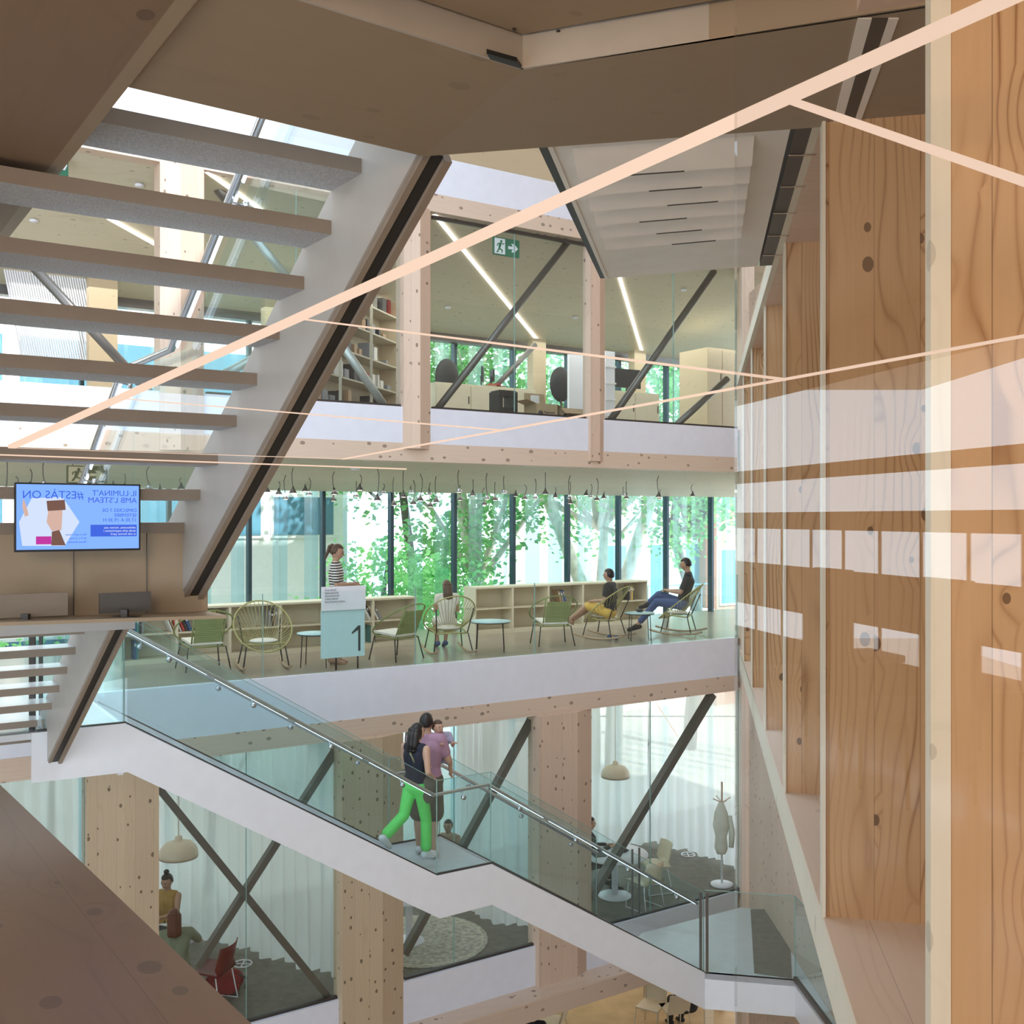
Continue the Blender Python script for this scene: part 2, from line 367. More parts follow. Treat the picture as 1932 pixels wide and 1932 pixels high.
def copy_tree(o, parent=None):
    c = o.copy(); COL.objects.link(c); c.parent = parent
    for ch in [x for x in CHILD.get(o.name, [])]: copy_tree(ch, c)
    return c
CHILD = {}
def index_children():
    CHILD.clear()
    for x in bpy.data.objects:
        if x.parent: CHILD.setdefault(x.parent.name, []).append(x)
def dup(root, loc, rotz, label, group=None):
    index_children(); r = copy_tree(root); r.location = loc; r.rotation_euler = (0, 0, rotz); r['label'] = label
    if group: r['group'] = group
    return r
def text(body, size, mat, origin, xdir, up, parent=None, name='lettering', mirror=False, depth=0.002, align='LEFT'):
    cu = bpy.data.curves.new('t', 'FONT'); cu.body = body; cu.size = size; cu.extrude = depth; cu.align_x = align
    cu.resolution_u = 3
    t = bpy.data.objects.new('t', cu); COL.objects.link(t)
    dg = bpy.context.evaluated_depsgraph_get(); me = bpy.data.meshes.new_from_object(t.evaluated_get(dg))
    bpy.data.objects.remove(t)
    x = Vector(xdir).normalized(); y = Vector(up).normalized(); z = x.cross(y)
    m = Matrix((x, y, z)).transposed().to_4x4(); m.translation = Vector(origin)
    if mirror: m = m @ Matrix.Scale(-1, 4, (1, 0, 0))
    me.transform(m); me.materials.clear(); me.materials.append(MT[mat] if isinstance(mat, str) else mat)
    o = bpy.data.objects.new(name, me); COL.objects.link(o)
    if parent is not None:
        o.parent = parent; off(o)
    return o

# ================================================================== THE SETTING
S1 = 10.741                                        # where the slab line meets the timber end column
SL, SR = -1.5, S1+0.15
Z1, Z2, Z3, Z0, ZB = -2.12, 1.55, 5.2, -6.58, -9.7     # floor levels
ND = 4.0                                           # depth from slab edge to the facade
def quad(s0, s1, n0, n1, z): return [UV(s0, n0, z), UV(s1, n0, z), UV(s1, n1, z), UV(s0, n1, z)]
SF = 15.5                                          # facade continues behind the end column
def slab(name, zt, zb, mat, n0=0.0, s0=SL-8, s1=SF+2): return struct(MB().prism(quad(s0, s1, n0, ND+0.3, zt), (0, 0, zb-zt)), name, mat)
slab('floor', Z1, Z1-0.12, 'floor'); slab('floor', Z2, Z2-0.12, 'floor'); slab('floor', Z0, Z0-0.12, 'floor0', s1=SF)
slab('floor', Z3, Z3-0.12, 'floor')
struct(MB().prism([(-16, 8, ZB), (20, 8, ZB), (20, 36, ZB), (-16, 36, ZB)], (0, 0, -0.2)), 'floor', 'floorb')
struct(MB().prism([(-16, 36, ZB), (20, 36, ZB), (20, 36, -7), (-16, 36, -7)], (0, 0.2, 0)), 'wall_back', 'beige')
for lo, hi in (((-16, -0.2, ZB), (6.5, 0, -5.9)), ((-16, -0.2, -3.7), (6.5, 0, -1.66)), ((-16, -0.2, 1.85), (6.5, 0, 2.3))): struct(MB().box(lo, hi), 'wall_front', 'panel')
struct(MB().box((-16.2, -0.2, ZB), (-16, 8, 9.2)), 'wall_left', 'panel'); struct(MB().box((6.5, -0.2, ZB), (6.7, 19.3, 9.2)), 'wall_right', 'wall_w')
struct(MB().prism([(-16, 0, ZB), (20, 0, ZB), (20, 8, ZB), (-16, 8, ZB)], (0, 0, -0.2)), 'floor', 'floorb')
struct(MB().prism([(-16, 8, ZB), (-16, 36, ZB), (-16, 36, 12), (-16, 8, 12)], (-0.2, 0, 0)), 'wall_left', 'beige')
def fascia(zt, zb, s0=SL-6, s1=S1, name='trim_1', th=0.10, mat='white_b'):
    return struct(MB().prism([UV(s0, -0.02, zt), UV(s1, -0.02, zt), UV(s1, -0.02, zb), UV(s0, -0.02, zb)], N*th), name, mat)
fascia(Z1+0.02, -2.76, name='trim_1'); fascia(Z2+0.02, 1.06, name='trim_2'); fascia(Z3, 4.66, name='trim_3'); fascia(Z0+0.02, -7.16, name='trim_4')
def beam(zt, zb, n0, n1, s0=SL-6, s1=S1): return struct(MB().prism([UV(s0, n0, zt), UV(s0, n1, zt), UV(s0, n1, zb), UV(s0, n0, zb)], U*(s1-s0)), 'timber_beam', 'beam', 'pale spruce edge beam under a white fascia')
beam(-2.76, -3.03, -0.03, 0.35); beam(1.06, 0.80, -0.03, 0.35); beam(4.66, 4.40, -0.03, 0.6); beam(-7.16, -7.46, -0.42, 0.3)
# ceilings slope down to the window heads
def ceil(zf, zb, name='ceiling', mat='ceil'):
    a, b = UV(SL-8, 0.1), UV(SF, 0.1); c, d = UV(SF, ND), UV(SL-8, ND)
    a.z = b.z = zf; c.z = d.z = zb
    return struct(MB().prism([a, b, c, d], (0, 0, 0.12)), name, mat)
ceil(0.82, 0.47); ceil(4.42, 3.38); ceil(-3.02, -3.25)
# dark window head beam of level two
struct(MB().prism([UV(SL-6, ND-0.25, 3.52), UV(SF, ND-0.25, 3.52), UV(SF, ND-0.25, 3.30), UV(SL-6, ND-0.25, 3.30)], N*0.2), 'trim_5', 'brace')
# roof of the building with the skylight hole over the atrium
ZR = 9.2
def roofp(pts): struct(MB().prism([(x, y, ZR) for x, y in pts], (0, 0, .3)), 'roof', 'panel')
bf0, bf1 = UV(-14, ND+.3), UV(20, ND+.3); hf0, hf1 = UV(-5.5, 1.2), UV(5.0, 1.2)
roofp([(-16, -10), (20, -10), (20, 3.2), (-16, 3.2)]); roofp([(-16, 3.2), (-8.5, 3.2), (hf0.x, hf0.y), (bf0.x, bf0.y)])
roofp([(hf0.x, hf0.y), (hf1.x, hf1.y), (bf1.x, bf1.y), (bf0.x, bf0.y)]); roofp([(1.8, 3.2), (20, 3.2), (bf1.x, bf1.y), (hf1.x, hf1.y)])
struct(MB().prism([(-8.5, 3.2, ZR+.12), (1.8, 3.2, ZR+.12), (hf1.x, hf1.y, ZR+.12), (hf0.x, hf0.y, ZR+.12)], (0, 0, .02)), 'window_1', 'rglass', 'roof glazing over the stair hall')
# level three: white wall and timber wall behind the fascia
struct(MB().prism([UV(4.2, 3.2, Z3), UV(12.5, 3.2, Z3), UV(12.5, 3.2, ZR), UV(4.2, 3.2, ZR)], N*0.15), 'wall_upper', 'ply')

# facade mullions, fins and panes on levels one and two
PIT = 1.335; SM0 = s_at(612, ND)
k = 0
wn = 2
for lvl, (za, zb) in enumerate(((Z1, 0.50), (Z2, 3.42))):
    for i in range(-9, 13):
        s = SM0 + i*PIT
        if lvl == 1 and s < 1.5: pass
        m = MB().prism([UV(s-0.025, ND+0.02, za), UV(s+0.035, ND+0.02, za), UV(s+0.035, ND+0.16, za), UV(s-0.025, ND+0.16, za)], (0, 0, zb-za))
        struct(m, 'window_mullion', 'mull_d')
        m = MB().prism([UV(s-0.16, ND+0.2, za-1), UV(s-0.04, ND+0.2, za-1), UV(s-0.04, ND+0.55, za-1), UV(s-0.16, ND+0.55, za-1)], (0, 0, zb-za+1.6))
        struct(m, 'facade_fin', 'mull_l')
        m = MB().prism([UV(s+PIT/2-0.10, ND+0.2, za-1), UV(s+PIT/2+0.06, ND+0.2, za-1), UV(s+PIT/2+0.06, ND+0.5, za-1), UV(s+PIT/2-0.10, ND+0.5, za-1)], (0, 0, zb-za+1.6))
        struct(m, 'facade_fin', 'mull_l')
        m = MB().prism([UV(s+0.03, ND+0.08, za), UV(s+PIT-0.03, ND+0.08, za), UV(s+PIT-0.03, ND+0.10, za), UV(s+0.03, ND+0.10, za)], (0, 0, zb-za))
        struct(m, 'window_%d' % wn, 'wglass', 'facade window pane between slim mullions'); wn += 1
# bottom level facade: pale
for i in range(-9, 13):
    s = SM0 + i*PIT
    struct(MB().prism([UV(s-0.03, ND+0.02, Z0), UV(s+0.03, ND+0.02, Z0), UV(s+0.03, ND+0.16, Z0), UV(s-0.03, ND+0.16, Z0)], (0, 0, 3.4)), 'window_mullion', 'mull_l')

# timber columns -----------------------------------------------------------
def column(name_label, pts, z0, z1, mat):
    o = struct(MB().prism([(p[0], p[1], z0) for p in pts], (0, 0, z1-z0)), 'timber_column', mat, name_label); return o
def colpts(pxl, pxm, pxr, nf, dl, dr, back):
    """column with a left face and a right face meeting at an arris"""
    a = UV(s_at(pxl, nf+dl), nf+dl); m = UV(s_at(pxm, nf), nf); b = UV(s_at(pxr, nf+dr), nf+dr)
    return [a, m, b, b+N*back, a+N*back]
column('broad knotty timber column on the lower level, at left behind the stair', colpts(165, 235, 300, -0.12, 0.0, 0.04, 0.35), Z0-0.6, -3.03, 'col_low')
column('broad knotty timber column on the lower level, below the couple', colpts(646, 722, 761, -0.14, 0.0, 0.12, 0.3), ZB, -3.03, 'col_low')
column('broad knotty timber column on the lower level, right of centre', colpts(1017, 1090, 1116, -0.12, 0.0, 0.16, 0.3), Z0-0.75, -3.03, 'col_v')
column('pale timber column on level two, seen between the open treads', colpts(302, 341, 385, -0.18, 0.12, 0.12, 0.3), 0.84, 4.4, 'col_v')
column('pale timber column on level two, left of the exit sign', colpts(762, 793, 812, -0.14, 0.08, 0.12, 0.25), 0.98, 4.42, 'col_v')
column('slim pale timber column on level two, right of the open boxes', colpts(1114, 1132, 1141, -0.08, 0.0, 0.08, 0.2), 0.90, 4.42, 'col_v')
for px in (1018, 1208):
    p = UV(s_at(px, 3.3), 3.3); column('short inner timber post by the upper windows', [p-U*0.15, p+U*0.15, p+U*0.15+N*0.2, p-U*0.15+N*0.2], Z2, 3.45, 'ply')
# timber end column and wall on the right of the slabs
pe = UV(S1, -0.15)
column('pale timber end column where the glass meets the fin wall', [pe+Vector((-0.02, 0, 0)), pe+Vector((0.2, 0, 0)), pe+Vector((0.25, 0.6, 0)), pe+Vector((0.0, 0.6, 0))], -9.8, 8.5, 'sill')
struct(MB().prism([(4.12, 17.8, -9.7), (4.12, 12.0, -9.7), (4.32, 12.0, -9.7), (4.32, 17.8, -9.7)], (0, 0, 13.6)), 'wall_right', 'wall_w')

# steel braces -------------------------------------------------------------
def brace(label, a, b, nd, r, mat='brace', flat=False):
    p, q = Wp(a[0], a[1], nd), Wp(b[0], b[1], nd)
    m = MB()
    if flat: m.bar(p, q, r*2, r*1.6)
    else: m.tube([p, q], r, 12)
    o = m.build('steel_brace', mat); return tag(o, label, 'brace')
brace('slim round steel brace on level two leaning across the exit sign bay', (1075, 452), (822, 776), 0.22, 0.055)
brace('slim round steel brace on level two at the right-hand bay', (1347, 512), (1148, 798), 0.22, 0.06)
brace('small steel brace by the upper windows behind the cabinets', (1010, 650), (930, 735), 2.8, 0.05)
brace('steel brace near the floor at the right end of level two', (1372, 715), (1265, 812), 0.3, 0.06)
brace('light grey round steel brace in front of the book shelving', (622, 618), (728, 770), 0.22, 0.06, 'brace_l')
brace('light grey steel brace seen between the upper treads', (472, 440), (560, 545), 0.22, 0.06, 'brace_l')
brace('light grey steel brace rising behind the stringer', (545, 642), (425, 705), 0.3, 0.06, 'brace_l')
brace('dark steel brace crossing down behind the open treads at far left', (60, 500), (292, 752), 0.22, 0.06)
brace('dark steel brace beside the pale column between treads', (386, 325), (450, 405), 0.5, 0.07, 'brace')
brace('dark flat brace of the lower cross, falling to the right', (300, 1488), (626, 1890), 0.16, 0.055, flat=True)
brace('dark flat brace of the lower cross, rising to the right', (372, 1822), (642, 1402), 0.20, 0.055, flat=True)
brace('dark flat brace in the middle bay behind the couple', (1006, 1352), (762, 1800), 0.16, 0.06, flat=True)
brace('long dark flat brace in the right bay above the round table', (1343, 1310), (1112, 1695), 0.16, 0.07, flat=True)

# glazing at the slab edge --------------------------------------------------
gn = 40
def pane(px0, px1, nd, z0, z1, name, label):
    global gn
    a, b = UV(s_at(px0, nd), nd), UV(s_at(px1, nd), nd); a2, b2 = a+U*0.012, b-U*0.012
    m = MB().prism([(a2.x, a2.y, z0), (b2.x, b2.y, z0), (b2.x, b2.y, z1), (a2.x, a2.y, z1)], N*0.02)
    m.m = 1
    m.prism([(b2.x, b2.y, z0), (b2.x+U.x*.008, b2.y+U.y*.008, z0), (b2.x+U.x*.008, b2.y+U.y*.008, z1), (b2.x, b2.y, z1)], N*0.02)
    o = m.build('window_%d' % gn, ['wglass', 'glass_e']); o['kind'] = 'structure'; o['label'] = label; gn += 1
for a, b in ((388, 560), (560, 757), (815, 972), (972, 1112), (1143, 1272), (1272, 1390)): pane(a, b, 0.05, Z2, 4.40, 'window', 'full height glass pane at the edge of level two')
for a, b in ((-40, 160), (303, 466), (466, 643), (763, 858), (858, 1014), (1118, 1228), (1228, 1394)): pane(a, b, 0.05, Z0, -3.03, 'window', 'full height glass pane of the lower reading rooms')
for a, b in ((160, 497), (497, 785), (785, 1010), (1010, 1392)): pane(a, b, 0.05, Z1, Z1+1.12, 'window', 'frameless glass guard at the edge of level one')
def rail_strip(px0, px1, nd, z, mat='dark'):
    a, b = UV(s_at(px0, nd), nd, z), UV(s_at(px1, nd), nd, z); struct(MB().bar(a, b, 0.05, 0.05), 'trim_6', mat)
rail_strip(388, 757, 0.05, Z2+0.03); rail_strip(815, 1112, 0.05, Z2+0.03); rail_strip(1143, 1390, 0.05, Z2+0.03); rail_strip(815, 1112, 0.05, 4.34)
rail_strip(303, 643, 0.05, Z0+0.03); rail_strip(763, 1014, 0.05, Z0+0.03); rail_strip(1118, 1394, 0.05, Z0+0.03)

# the room the camera stands in ---------------------------------------------
ZC, ZFL = 1.43, -1.44
c1 = onz(800, 295, ZC); cl = onz(205, 157, ZC); cr = onz(1600, 236, ZC); ci = onz(985, 132, ZC); il = onz(560, 0, ZC); ir = onz(1640, 25, ZC)
cl2 = cl
sof = [cl2+Vector((-.25, -.18, 0)), c1, cr, cr+Vector((1.2, -.3, 0)), ir+Vector((1.2, -.4, 0)), ir, ci, il, il+Vector((-.6, -.44, 0))]
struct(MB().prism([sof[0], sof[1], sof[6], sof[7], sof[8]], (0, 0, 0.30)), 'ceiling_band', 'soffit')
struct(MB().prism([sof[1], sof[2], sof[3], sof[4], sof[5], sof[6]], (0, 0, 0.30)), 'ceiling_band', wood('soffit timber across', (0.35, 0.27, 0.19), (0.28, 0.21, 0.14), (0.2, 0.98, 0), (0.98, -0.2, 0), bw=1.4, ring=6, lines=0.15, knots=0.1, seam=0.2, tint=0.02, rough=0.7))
# white raised trim round the recess, and the ceiling above the camera
def trim(a, b, z0, z1, t):
    d = (b-a).normalized(); nrm = Vector((d.y, -d.x, 0))
    if nrm.y > 0: nrm = -nrm
    struct(MB().prism([(a.x, a.y, z0), (b.x, b.y, z0), (b.x, b.y, z1), (a.x, a.y, z1)], nrm*t), 'trim_7', 'trimw')
trim(il, ci, ZC-0.0, 1.54, 0.012); trim(ci, ir+Vector((1.2, -.4, 0)), ZC, 1.54, 0.012)
struct(MB().prism([onz(918, 92, 1.44), onz(975, 108, 1.44), onz(984, 122, 1.44), onz(925, 104, 1.44)], (0, 0, -0.014)), 'ceiling_slot', 'black')
cz = 1.53
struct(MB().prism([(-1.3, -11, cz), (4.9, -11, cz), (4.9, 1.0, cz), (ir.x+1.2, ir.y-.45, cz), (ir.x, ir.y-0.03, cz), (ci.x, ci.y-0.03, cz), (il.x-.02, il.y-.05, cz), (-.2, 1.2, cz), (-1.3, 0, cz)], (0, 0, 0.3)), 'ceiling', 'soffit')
for p in (onz(970, 57, 1.525), onz(1053, 60, 1.525)):
    struct(MB().lathe(p, [(0.006, 0), (0.006, 0.004)], 10), 'ceiling_screw', 'dark')
# timber ceiling edge at the left and its pale lip
ZL = ZC-.015
a, b = onz(330, 0, ZL), onz(0, 440, ZL); d = (b-a).normalized()
a = a - d*2.5; b = b + d*1.2
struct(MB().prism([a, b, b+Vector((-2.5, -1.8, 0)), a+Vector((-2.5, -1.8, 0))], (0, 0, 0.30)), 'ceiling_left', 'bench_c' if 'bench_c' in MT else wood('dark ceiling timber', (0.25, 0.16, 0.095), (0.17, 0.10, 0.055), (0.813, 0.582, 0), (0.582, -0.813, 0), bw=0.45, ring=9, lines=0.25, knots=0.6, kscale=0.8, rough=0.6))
nr = Vector((0.813, 0.582, 0))
struct(MB().prism([a, b, b+nr*0.05, a+nr*0.05], (0, 0, 0.30)), 'trim_8', 'soffit')
# timber board along the left of the camera's floor
a, b = onz(475, 1932, ZFL), onz(5, 1485, ZFL); d = (b-a).normalized(); a = a-d*1.3; b = b+d*0.1
struct(MB().prism([a, b, b+Vector((-1.4, -1.0, 0)), a+Vector((-1.4, -1.0, 0))], (0, 0, -0.25)), 'floor_board', 'bench')
struct(MB().box((-3.2, -11, ZFL-0.2), (4.9, 0.0, ZFL)), 'floor', 'floor')

# fin wall on the right ------------------------------------------------------
WD = Vector((0.1791, 0.9838, 0)); WL0 = Vector((0.4503, 0, 0))
def wl(Y, z=0): return Vector((0.4503+0.1822*Y, Y, z))
EX = Vector((0.976, -0.218, 0))
y0, y1 = 0.6, 11.2
struct(MB().prism([wl(y0, ZFL), wl(y1, ZFL), wl(y1, ZFL)+EX*2.2, wl(y0, ZFL)+EX*2.2], (0, 0, -0.03)), 'sill_floor', 'sill')
struct(MB().prism([wl(y0, ZFL-.005), wl(y1, ZFL-.005), wl(y1, ZFL-.005)+EX*0.14, wl(y0, ZFL-.005)+EX*0.14], (0, 0, -0.21)), 'sill_edge', 'fin_edge')
struct(MB().prism([wl(y0, -ZFL), wl(y1, -ZFL), wl(y1, -ZFL)+EX*2.2, wl(y0, -ZFL)+EX*2.2], (0, 0, 0.25)), 'ceiling_right', 'wall_w')
struct(MB().prism([wl(3.6, 1.44)-WD*0, wl(y1, 1.44), wl(y1, 1.55), wl(3.6, 1.55)], EX*-0.03), 'trim_9', 'fin_edge')
struct(MB().prism([wl(y0, ZFL)+EX*1.9, wl(y1, ZFL)+EX*1.9, wl(y1, -ZFL)+EX*1.9, wl(y0, -ZFL)+EX*1.9], EX*0.1), 'wall_far_right', 'fin')
KF = 870.0
for i, dpx in enumerate((442, 235, 162, 125, 100, 84.5)):
    Y = KF/dpx; p = wl(Y, ZFL)
    m = MB().prism([p, p+EX*1.85, p+EX*1.85+WD*0.045, p+WD*0.045], (0, 0, 2*1.44))
    m.m = 1
    q = p-EX*0.004
    m.prism([q-WD*0.012, q+EX*0.012-WD*0.012, q+EX*0.012+WD*0.057, q+WD*0.057] if i else [q-WD*0.002, q+EX*0.036-WD*0.002, q+EX*0.036+WD*0.047, q+WD*0.047], (0, 0, 2*1.44))
    struct(m, 'wall_fin', ['fin', 'fin_edge'], 'tall knotty timber fin of the right-hand wall')
# glass pane near the camera on the right, in front of the fins
GY = 0.62
x0 = (1391-966)/F*GY
struct(MB().box((x0, GY, ZFL), (x0+1.6, GY+0.008, 1.43)), 'window_100', 'pane', 'clear glass pane in front of the timber fins, full of reflections')

# ribbed white soffit beyond the near ceiling --------------------------------
ZC += .012
t0, t1, t2, t3 = onz(1045, 280, ZC), onz(1148, 525, ZC), onz(1430, 502, ZC), onz(1492, 240, ZC)
t0 = t1+(t0-t1)*1.25; t3 = t2+(t3-t2)*1.2
t = thing('ribbed_soffit', 'white ribbed ceiling panel hanging under the upper landing at right', 'ceiling panel', tuple(t1))
off(MB().prism([t0, t1, t2, t3], (0, 0, 0.12)).build('panel', 'panel', t))
for k in range(6):
    f0 = 0.20 + k*0.083; f1 = f0+0.070
    a0, b0 = t0.lerp(t1, f0)+Vector((0.07, 0, 0)), t3.lerp(t2, f0)-Vector((0.13, 0, 0)); a1, b1 = t0.lerp(t1, f1)+Vector((0.07, 0, 0)), t3.lerp(t2, f1)-Vector((0.13, 0, 0))
    m = MB().add([a0, b0, b1-Z*0.055, a1-Z*0.055, a0+Z*0.02, b0+Z*0.02, b1+Z*0.02, a1+Z*0.02], [(0,1,2,3), (7,6,5,4), (0,4,5,1), (1,5,6,2), (2,6,7,3), (3,7,4,0)])
    off(m.build('rib', 'panel', t))
    g0, g1 = a1.lerp(b1, .3+.1*(k%3)), a1.lerp(b1, .62+.1*(k%3)); off(MB().bar(g0-Z*.056, g1-Z*.056, .006, .004).build('slot', 'black', t))
off(MB().prism([t0+Vector((-.06, 0, .0)), t1+Vector((-.05, 0, 0)), t1+Vector((-.02, 0, 0)), t0+Vector((-.02, 0, 0))], (0, 0, 0.14)).build('edge_channel', 'black', t))
off(MB().prism([t0+Vector((-.02, 0, -.006)), t1+Vector((-.02, 0, -.006)), t1+Vector((.0, 0, -.006)), t0+Vector((.0, 0, -.006))], (0, 0, 0.14)).build('edge_trim', 'panel', t))
m = MB()
q0, q1 = t3+Vector((.02, 0, 0)), t2+Vector((.01, 0, 0))
off(MB().prism([q0, q1, q1+Vector((.115, -.03, 0)), q0+Vector((.09, 0, 0))], (0, 0, 0.14)).build('duct_slot', 'black', t))
for k in range(6):
    f = 0.12+k*0.155; e = q0.lerp(q1, f)
    off(MB().box((e.x, e.y, ZC-0.006), (e.x+0.11, e.y+0.012, ZC)).build('slot_divider', 'steel', t))
ZC -= .012
# dark ventilation slot in the near ceiling
va, vb = onz(1668, 36, ZC-.004), onz(1600, 246, ZC-.004)
t = thing('ceiling_slot_vent', 'black linear vent slot in the near ceiling beside the fins', 'vent', tuple(va))
off(MB().prism([va-Vector((.035, 0, 0)), vb-Vector((.03, 0, 0)), vb+Vector((.012, 0, 0)), va+Vector((.012, 0, 0))], (0, 0, 0.02)).build('slot', 'black', t))
off(MB().prism([va-Vector((.075, 0, 0)), vb-Vector((.06, 0, 0)), vb-Vector((.03, 0, 0)), va-Vector((.035, 0, 0))], (0, 0, 0.012)).build('frame', 'panel', t))
off(MB().prism([va+Vector((.012, 0, 0)), vb+Vector((.012, 0, 0)), vb+Vector((.034, 0, 0)), va+Vector((.042, 0, 0))], (0, 0, 0.012)).build('frame', 'panel', t))

# what stands behind the camera and mirrors in the pane: a window wall, tables and chairs
BW = -11.0
MT['back_w'] = plain('dim timber of the back wall', (0.22, 0.16, 0.11), 0.7)
w0, w1 = Vector((1.75, -10.6, 0)), Vector((4.40, 0.55, 0)); wd = (w1-w0).normalized(); wq = Vector((wd.y, -wd.x, 0))
for a_, b_ in ((ZFL, -1.05), (-.82, -.42), (-.10, .05), (.33, .45), (1.09, 2.0)):
    struct(MB().prism([w0+Z*a_, w1+Z*a_, w1+Z*b_, w0+Z*b_], wq*.012), 'wall_right', 'back_w')
for i in range(22):
    q = w0+wd*(.3+.5*i); struct(MB().bar(q+wq*.01+Z*-1.06, q+wq*.01+Z*-.08, .02, .02), 'window_mullion', 'back_w')
struct(MB().box((-3.2, BW-.15, ZFL), (1.7, BW, 1.53)), 'wall_back', 'back_w')
struct(MB().box((-3.2, BW, ZFL), (-3.0, -0.5, 1.53)), 'wall_left', 'back_w')
def backchair(x, y, rz, lab):
    t = thing('meeting_chair', lab, 'chair', (x, y, ZFL), rz, 'chairs mirrored in the glass')
    MB().box((-.22, -.02, .45), (.22, .03, 1.08)).build('backrest', 'back_w', t); MB().box((-.22, -.42, .43), (.22, .02, .48)).build('seat', 'back_w', t)
    for sx in (-1, 1):
        for sy in (-.38, 0): MB().tube([(sx*.2, sy, .44), (sx*.21, sy, 0)], .012, 6).build('leg', 'dark', t)
for i in range(9):
    q = w0+wd*(4.6+.62*i)-wq*(.55+.45*(i % 2)); backchair(q.x, q.y, math.atan2(wd.y, wd.x)+(PI if i % 2 else 0), 'dark chair behind the viewer, seen only as a reflection in the glass')

# ================================================================== STAIRS
D2 = Vector((0.582, -0.813, 0)); Q0 = Vector((-4.4, 9.8, 0))
def Q(s, k, z): return Q0 + D2*s - U*k + Z*z
def be_low(s): return -2.53 + (s+0.33)*0.653
def be_up(s): return -0.512 + (s-3.95)*0.656
sA = -0.33 + (2.53-0.60)/0.653; sB = 3.95 - (0.60-0.512)/0.656
near = thing('open_tread_staircase', 'near grey-white staircase with open treads rising towards the viewer on the left', 'staircase', tuple(Q(-0.33, 0, -2.55)))
def plate(k, th):
    low = [(-0.33, -2.53), (sA, -0.60), (sB, -0.60), (7.35, be_up(7.35))]
    top = [(7.35, be_up(7.35)+0.55), (sB-.25, -0.60+.47), (sA-.45, -0.60+.42), (-0.75, be_low(-0.75)+0.62), (-0.75, -2.53)]
    return MB().prism([Q(s, k, z) for s, z in low+top], -U*th)
off(plate(0.0, 0.04).build('stringer', 'stair_w', near)); off(plate(2.0, 0.04).build('stringer', 'stair_w', near))
for (s0, z0), (s1, z1) in (((-0.36, -2.55), (sA, -0.62)), ((sA, -0.62), (sB, -0.62)), ((sB, -0.62), (7.0, be_up(7.0)-.02))):
    dirv = (Q(s1, 0, z1)-Q(s0, 0, z0)).normalized()
    off(MB().bar(Q(s0, -0.03, z0), Q(s1, -0.03, z1), 0.05, 0.02, U.cross(dirv)).build('edge_channel', 'black', near))
    off(MB().bar(Q(s0, 0.015, z0), Q(s1, 0.015, z1), 0.03, 0.03, U.cross(dirv)).build('edge_lip', 'tread_f', near))
    off(MB().bar(Q(s0, -0.075, z0-.01), Q(s1, -0.075, z1-.01), 0.035, 0.045, U.cross(dirv)).build('edge_lip', 'tread_f', near))
def tread(s, zb, th=0.065, dep=0.30, k1=2.0):
    a, b, c, d = Q(s, 0.04, zb), Q(s, k1, zb), Q(s-dep, k1, zb), Q(s-dep, 0.04, zb)
    m = MB(); up = Z*th
    m.add([a, b, c, d, a+up, b+up, c+up, d+up], [])
    m.f += [[0, 3, 2, 1], [4, 5, 6, 7], [0, 1, 5, 4], [1, 2, 6, 5], [2, 3, 7, 6], [3, 0, 4, 7]]
    m.mi += [0, 1, 2, 1, 2, 1]; m.sm += [False]*6
    off(m.build('tread', ['tread_u', 'land', 'tread_f'], near))
for k in range(-2, 11): tread(6.48-0.303*k, 1.517-0.2014*k)
for j in range(-1, 6): tread(1.13-0.315*j, -1.117-0.065-0.2065*j, dep=0.315)
off(MB().prism([Q(1.46, .04, -.72), Q(2.95, .04, -.72), Q(2.95, 2.0, -.72), Q(1.46, 2.0, -.72)], (0, 0, -.08)).build('landing', 'stair_w', near))
# guard and lit handrail of the near stair
RO = 1.70
rp = [Q(7.3, 0.05, be_up(7.3)+RO), Q(sB, 0.05, -0.6+RO), Q(sA, 0.05, -0.6+RO), Q(-0.6, 0.05, be_low(-0.6)+RO)]
off(MB().tube(rp, 0.026, 10).build('handrail', 'steel', near))
for a, b in ((0, 1), (2, 3)):
    d = (rp[b]-rp[a]).normalized(); L = (rp[b]-rp[a]).length; n = int(L/0.62)
    for i in range(n):
        p = rp[a]+d*(i*L/n+.05); q = rp[a]+d*((i+1)*L/n-.05)
        off(MB().bar(p+U*0.024-Z*.012, q+U*.024-Z*.012, 0.014, 0.034).build('light_strip', 'ledr', near))
        if i % 2 == 0:
            off(MB().tube([p, p+Vector((0, 0, -.06)), p+U*0.07-Z*.07], 0.008, 6).tube([p+U*.06-Z*.07, p+U*.085-Z*.07], 0.03, 10).build('bracket', 'steel', near))
for seg in ([(7.2, be_up(7.2)+.5), (sB, -.1), (sB, 1.1), (7.2, be_up(7.2)+RO+.02)], [(sB, -.1), (sA, -.1), (sA, 1.1), (sB, 1.1)], [(sA, -.1), (-.6, be_low(-.6)+.6), (-.6, be_low(-.6)+RO+.02), (sA, 1.1)]):
    off(MB().prism([Q(s, -.03, z) for s, z in seg], U*0.012).build('glass_panel', 'glass', near))
for dx in (0.0, 0.085):
    p = onz(61+dx*190, 1380, Z1+.02); off(MB().bar(p, p+Z*1.2, 0.035 if dx else 0.06, 0.02).build('guard_post', 'dark', near))
p = onz(60, 1382, Z1+.02); off(MB().lathe(p, [(0.13, 0), (0.13, 0.025), (0.05, 0.03)], 20).build('post_base', 'steel', near))

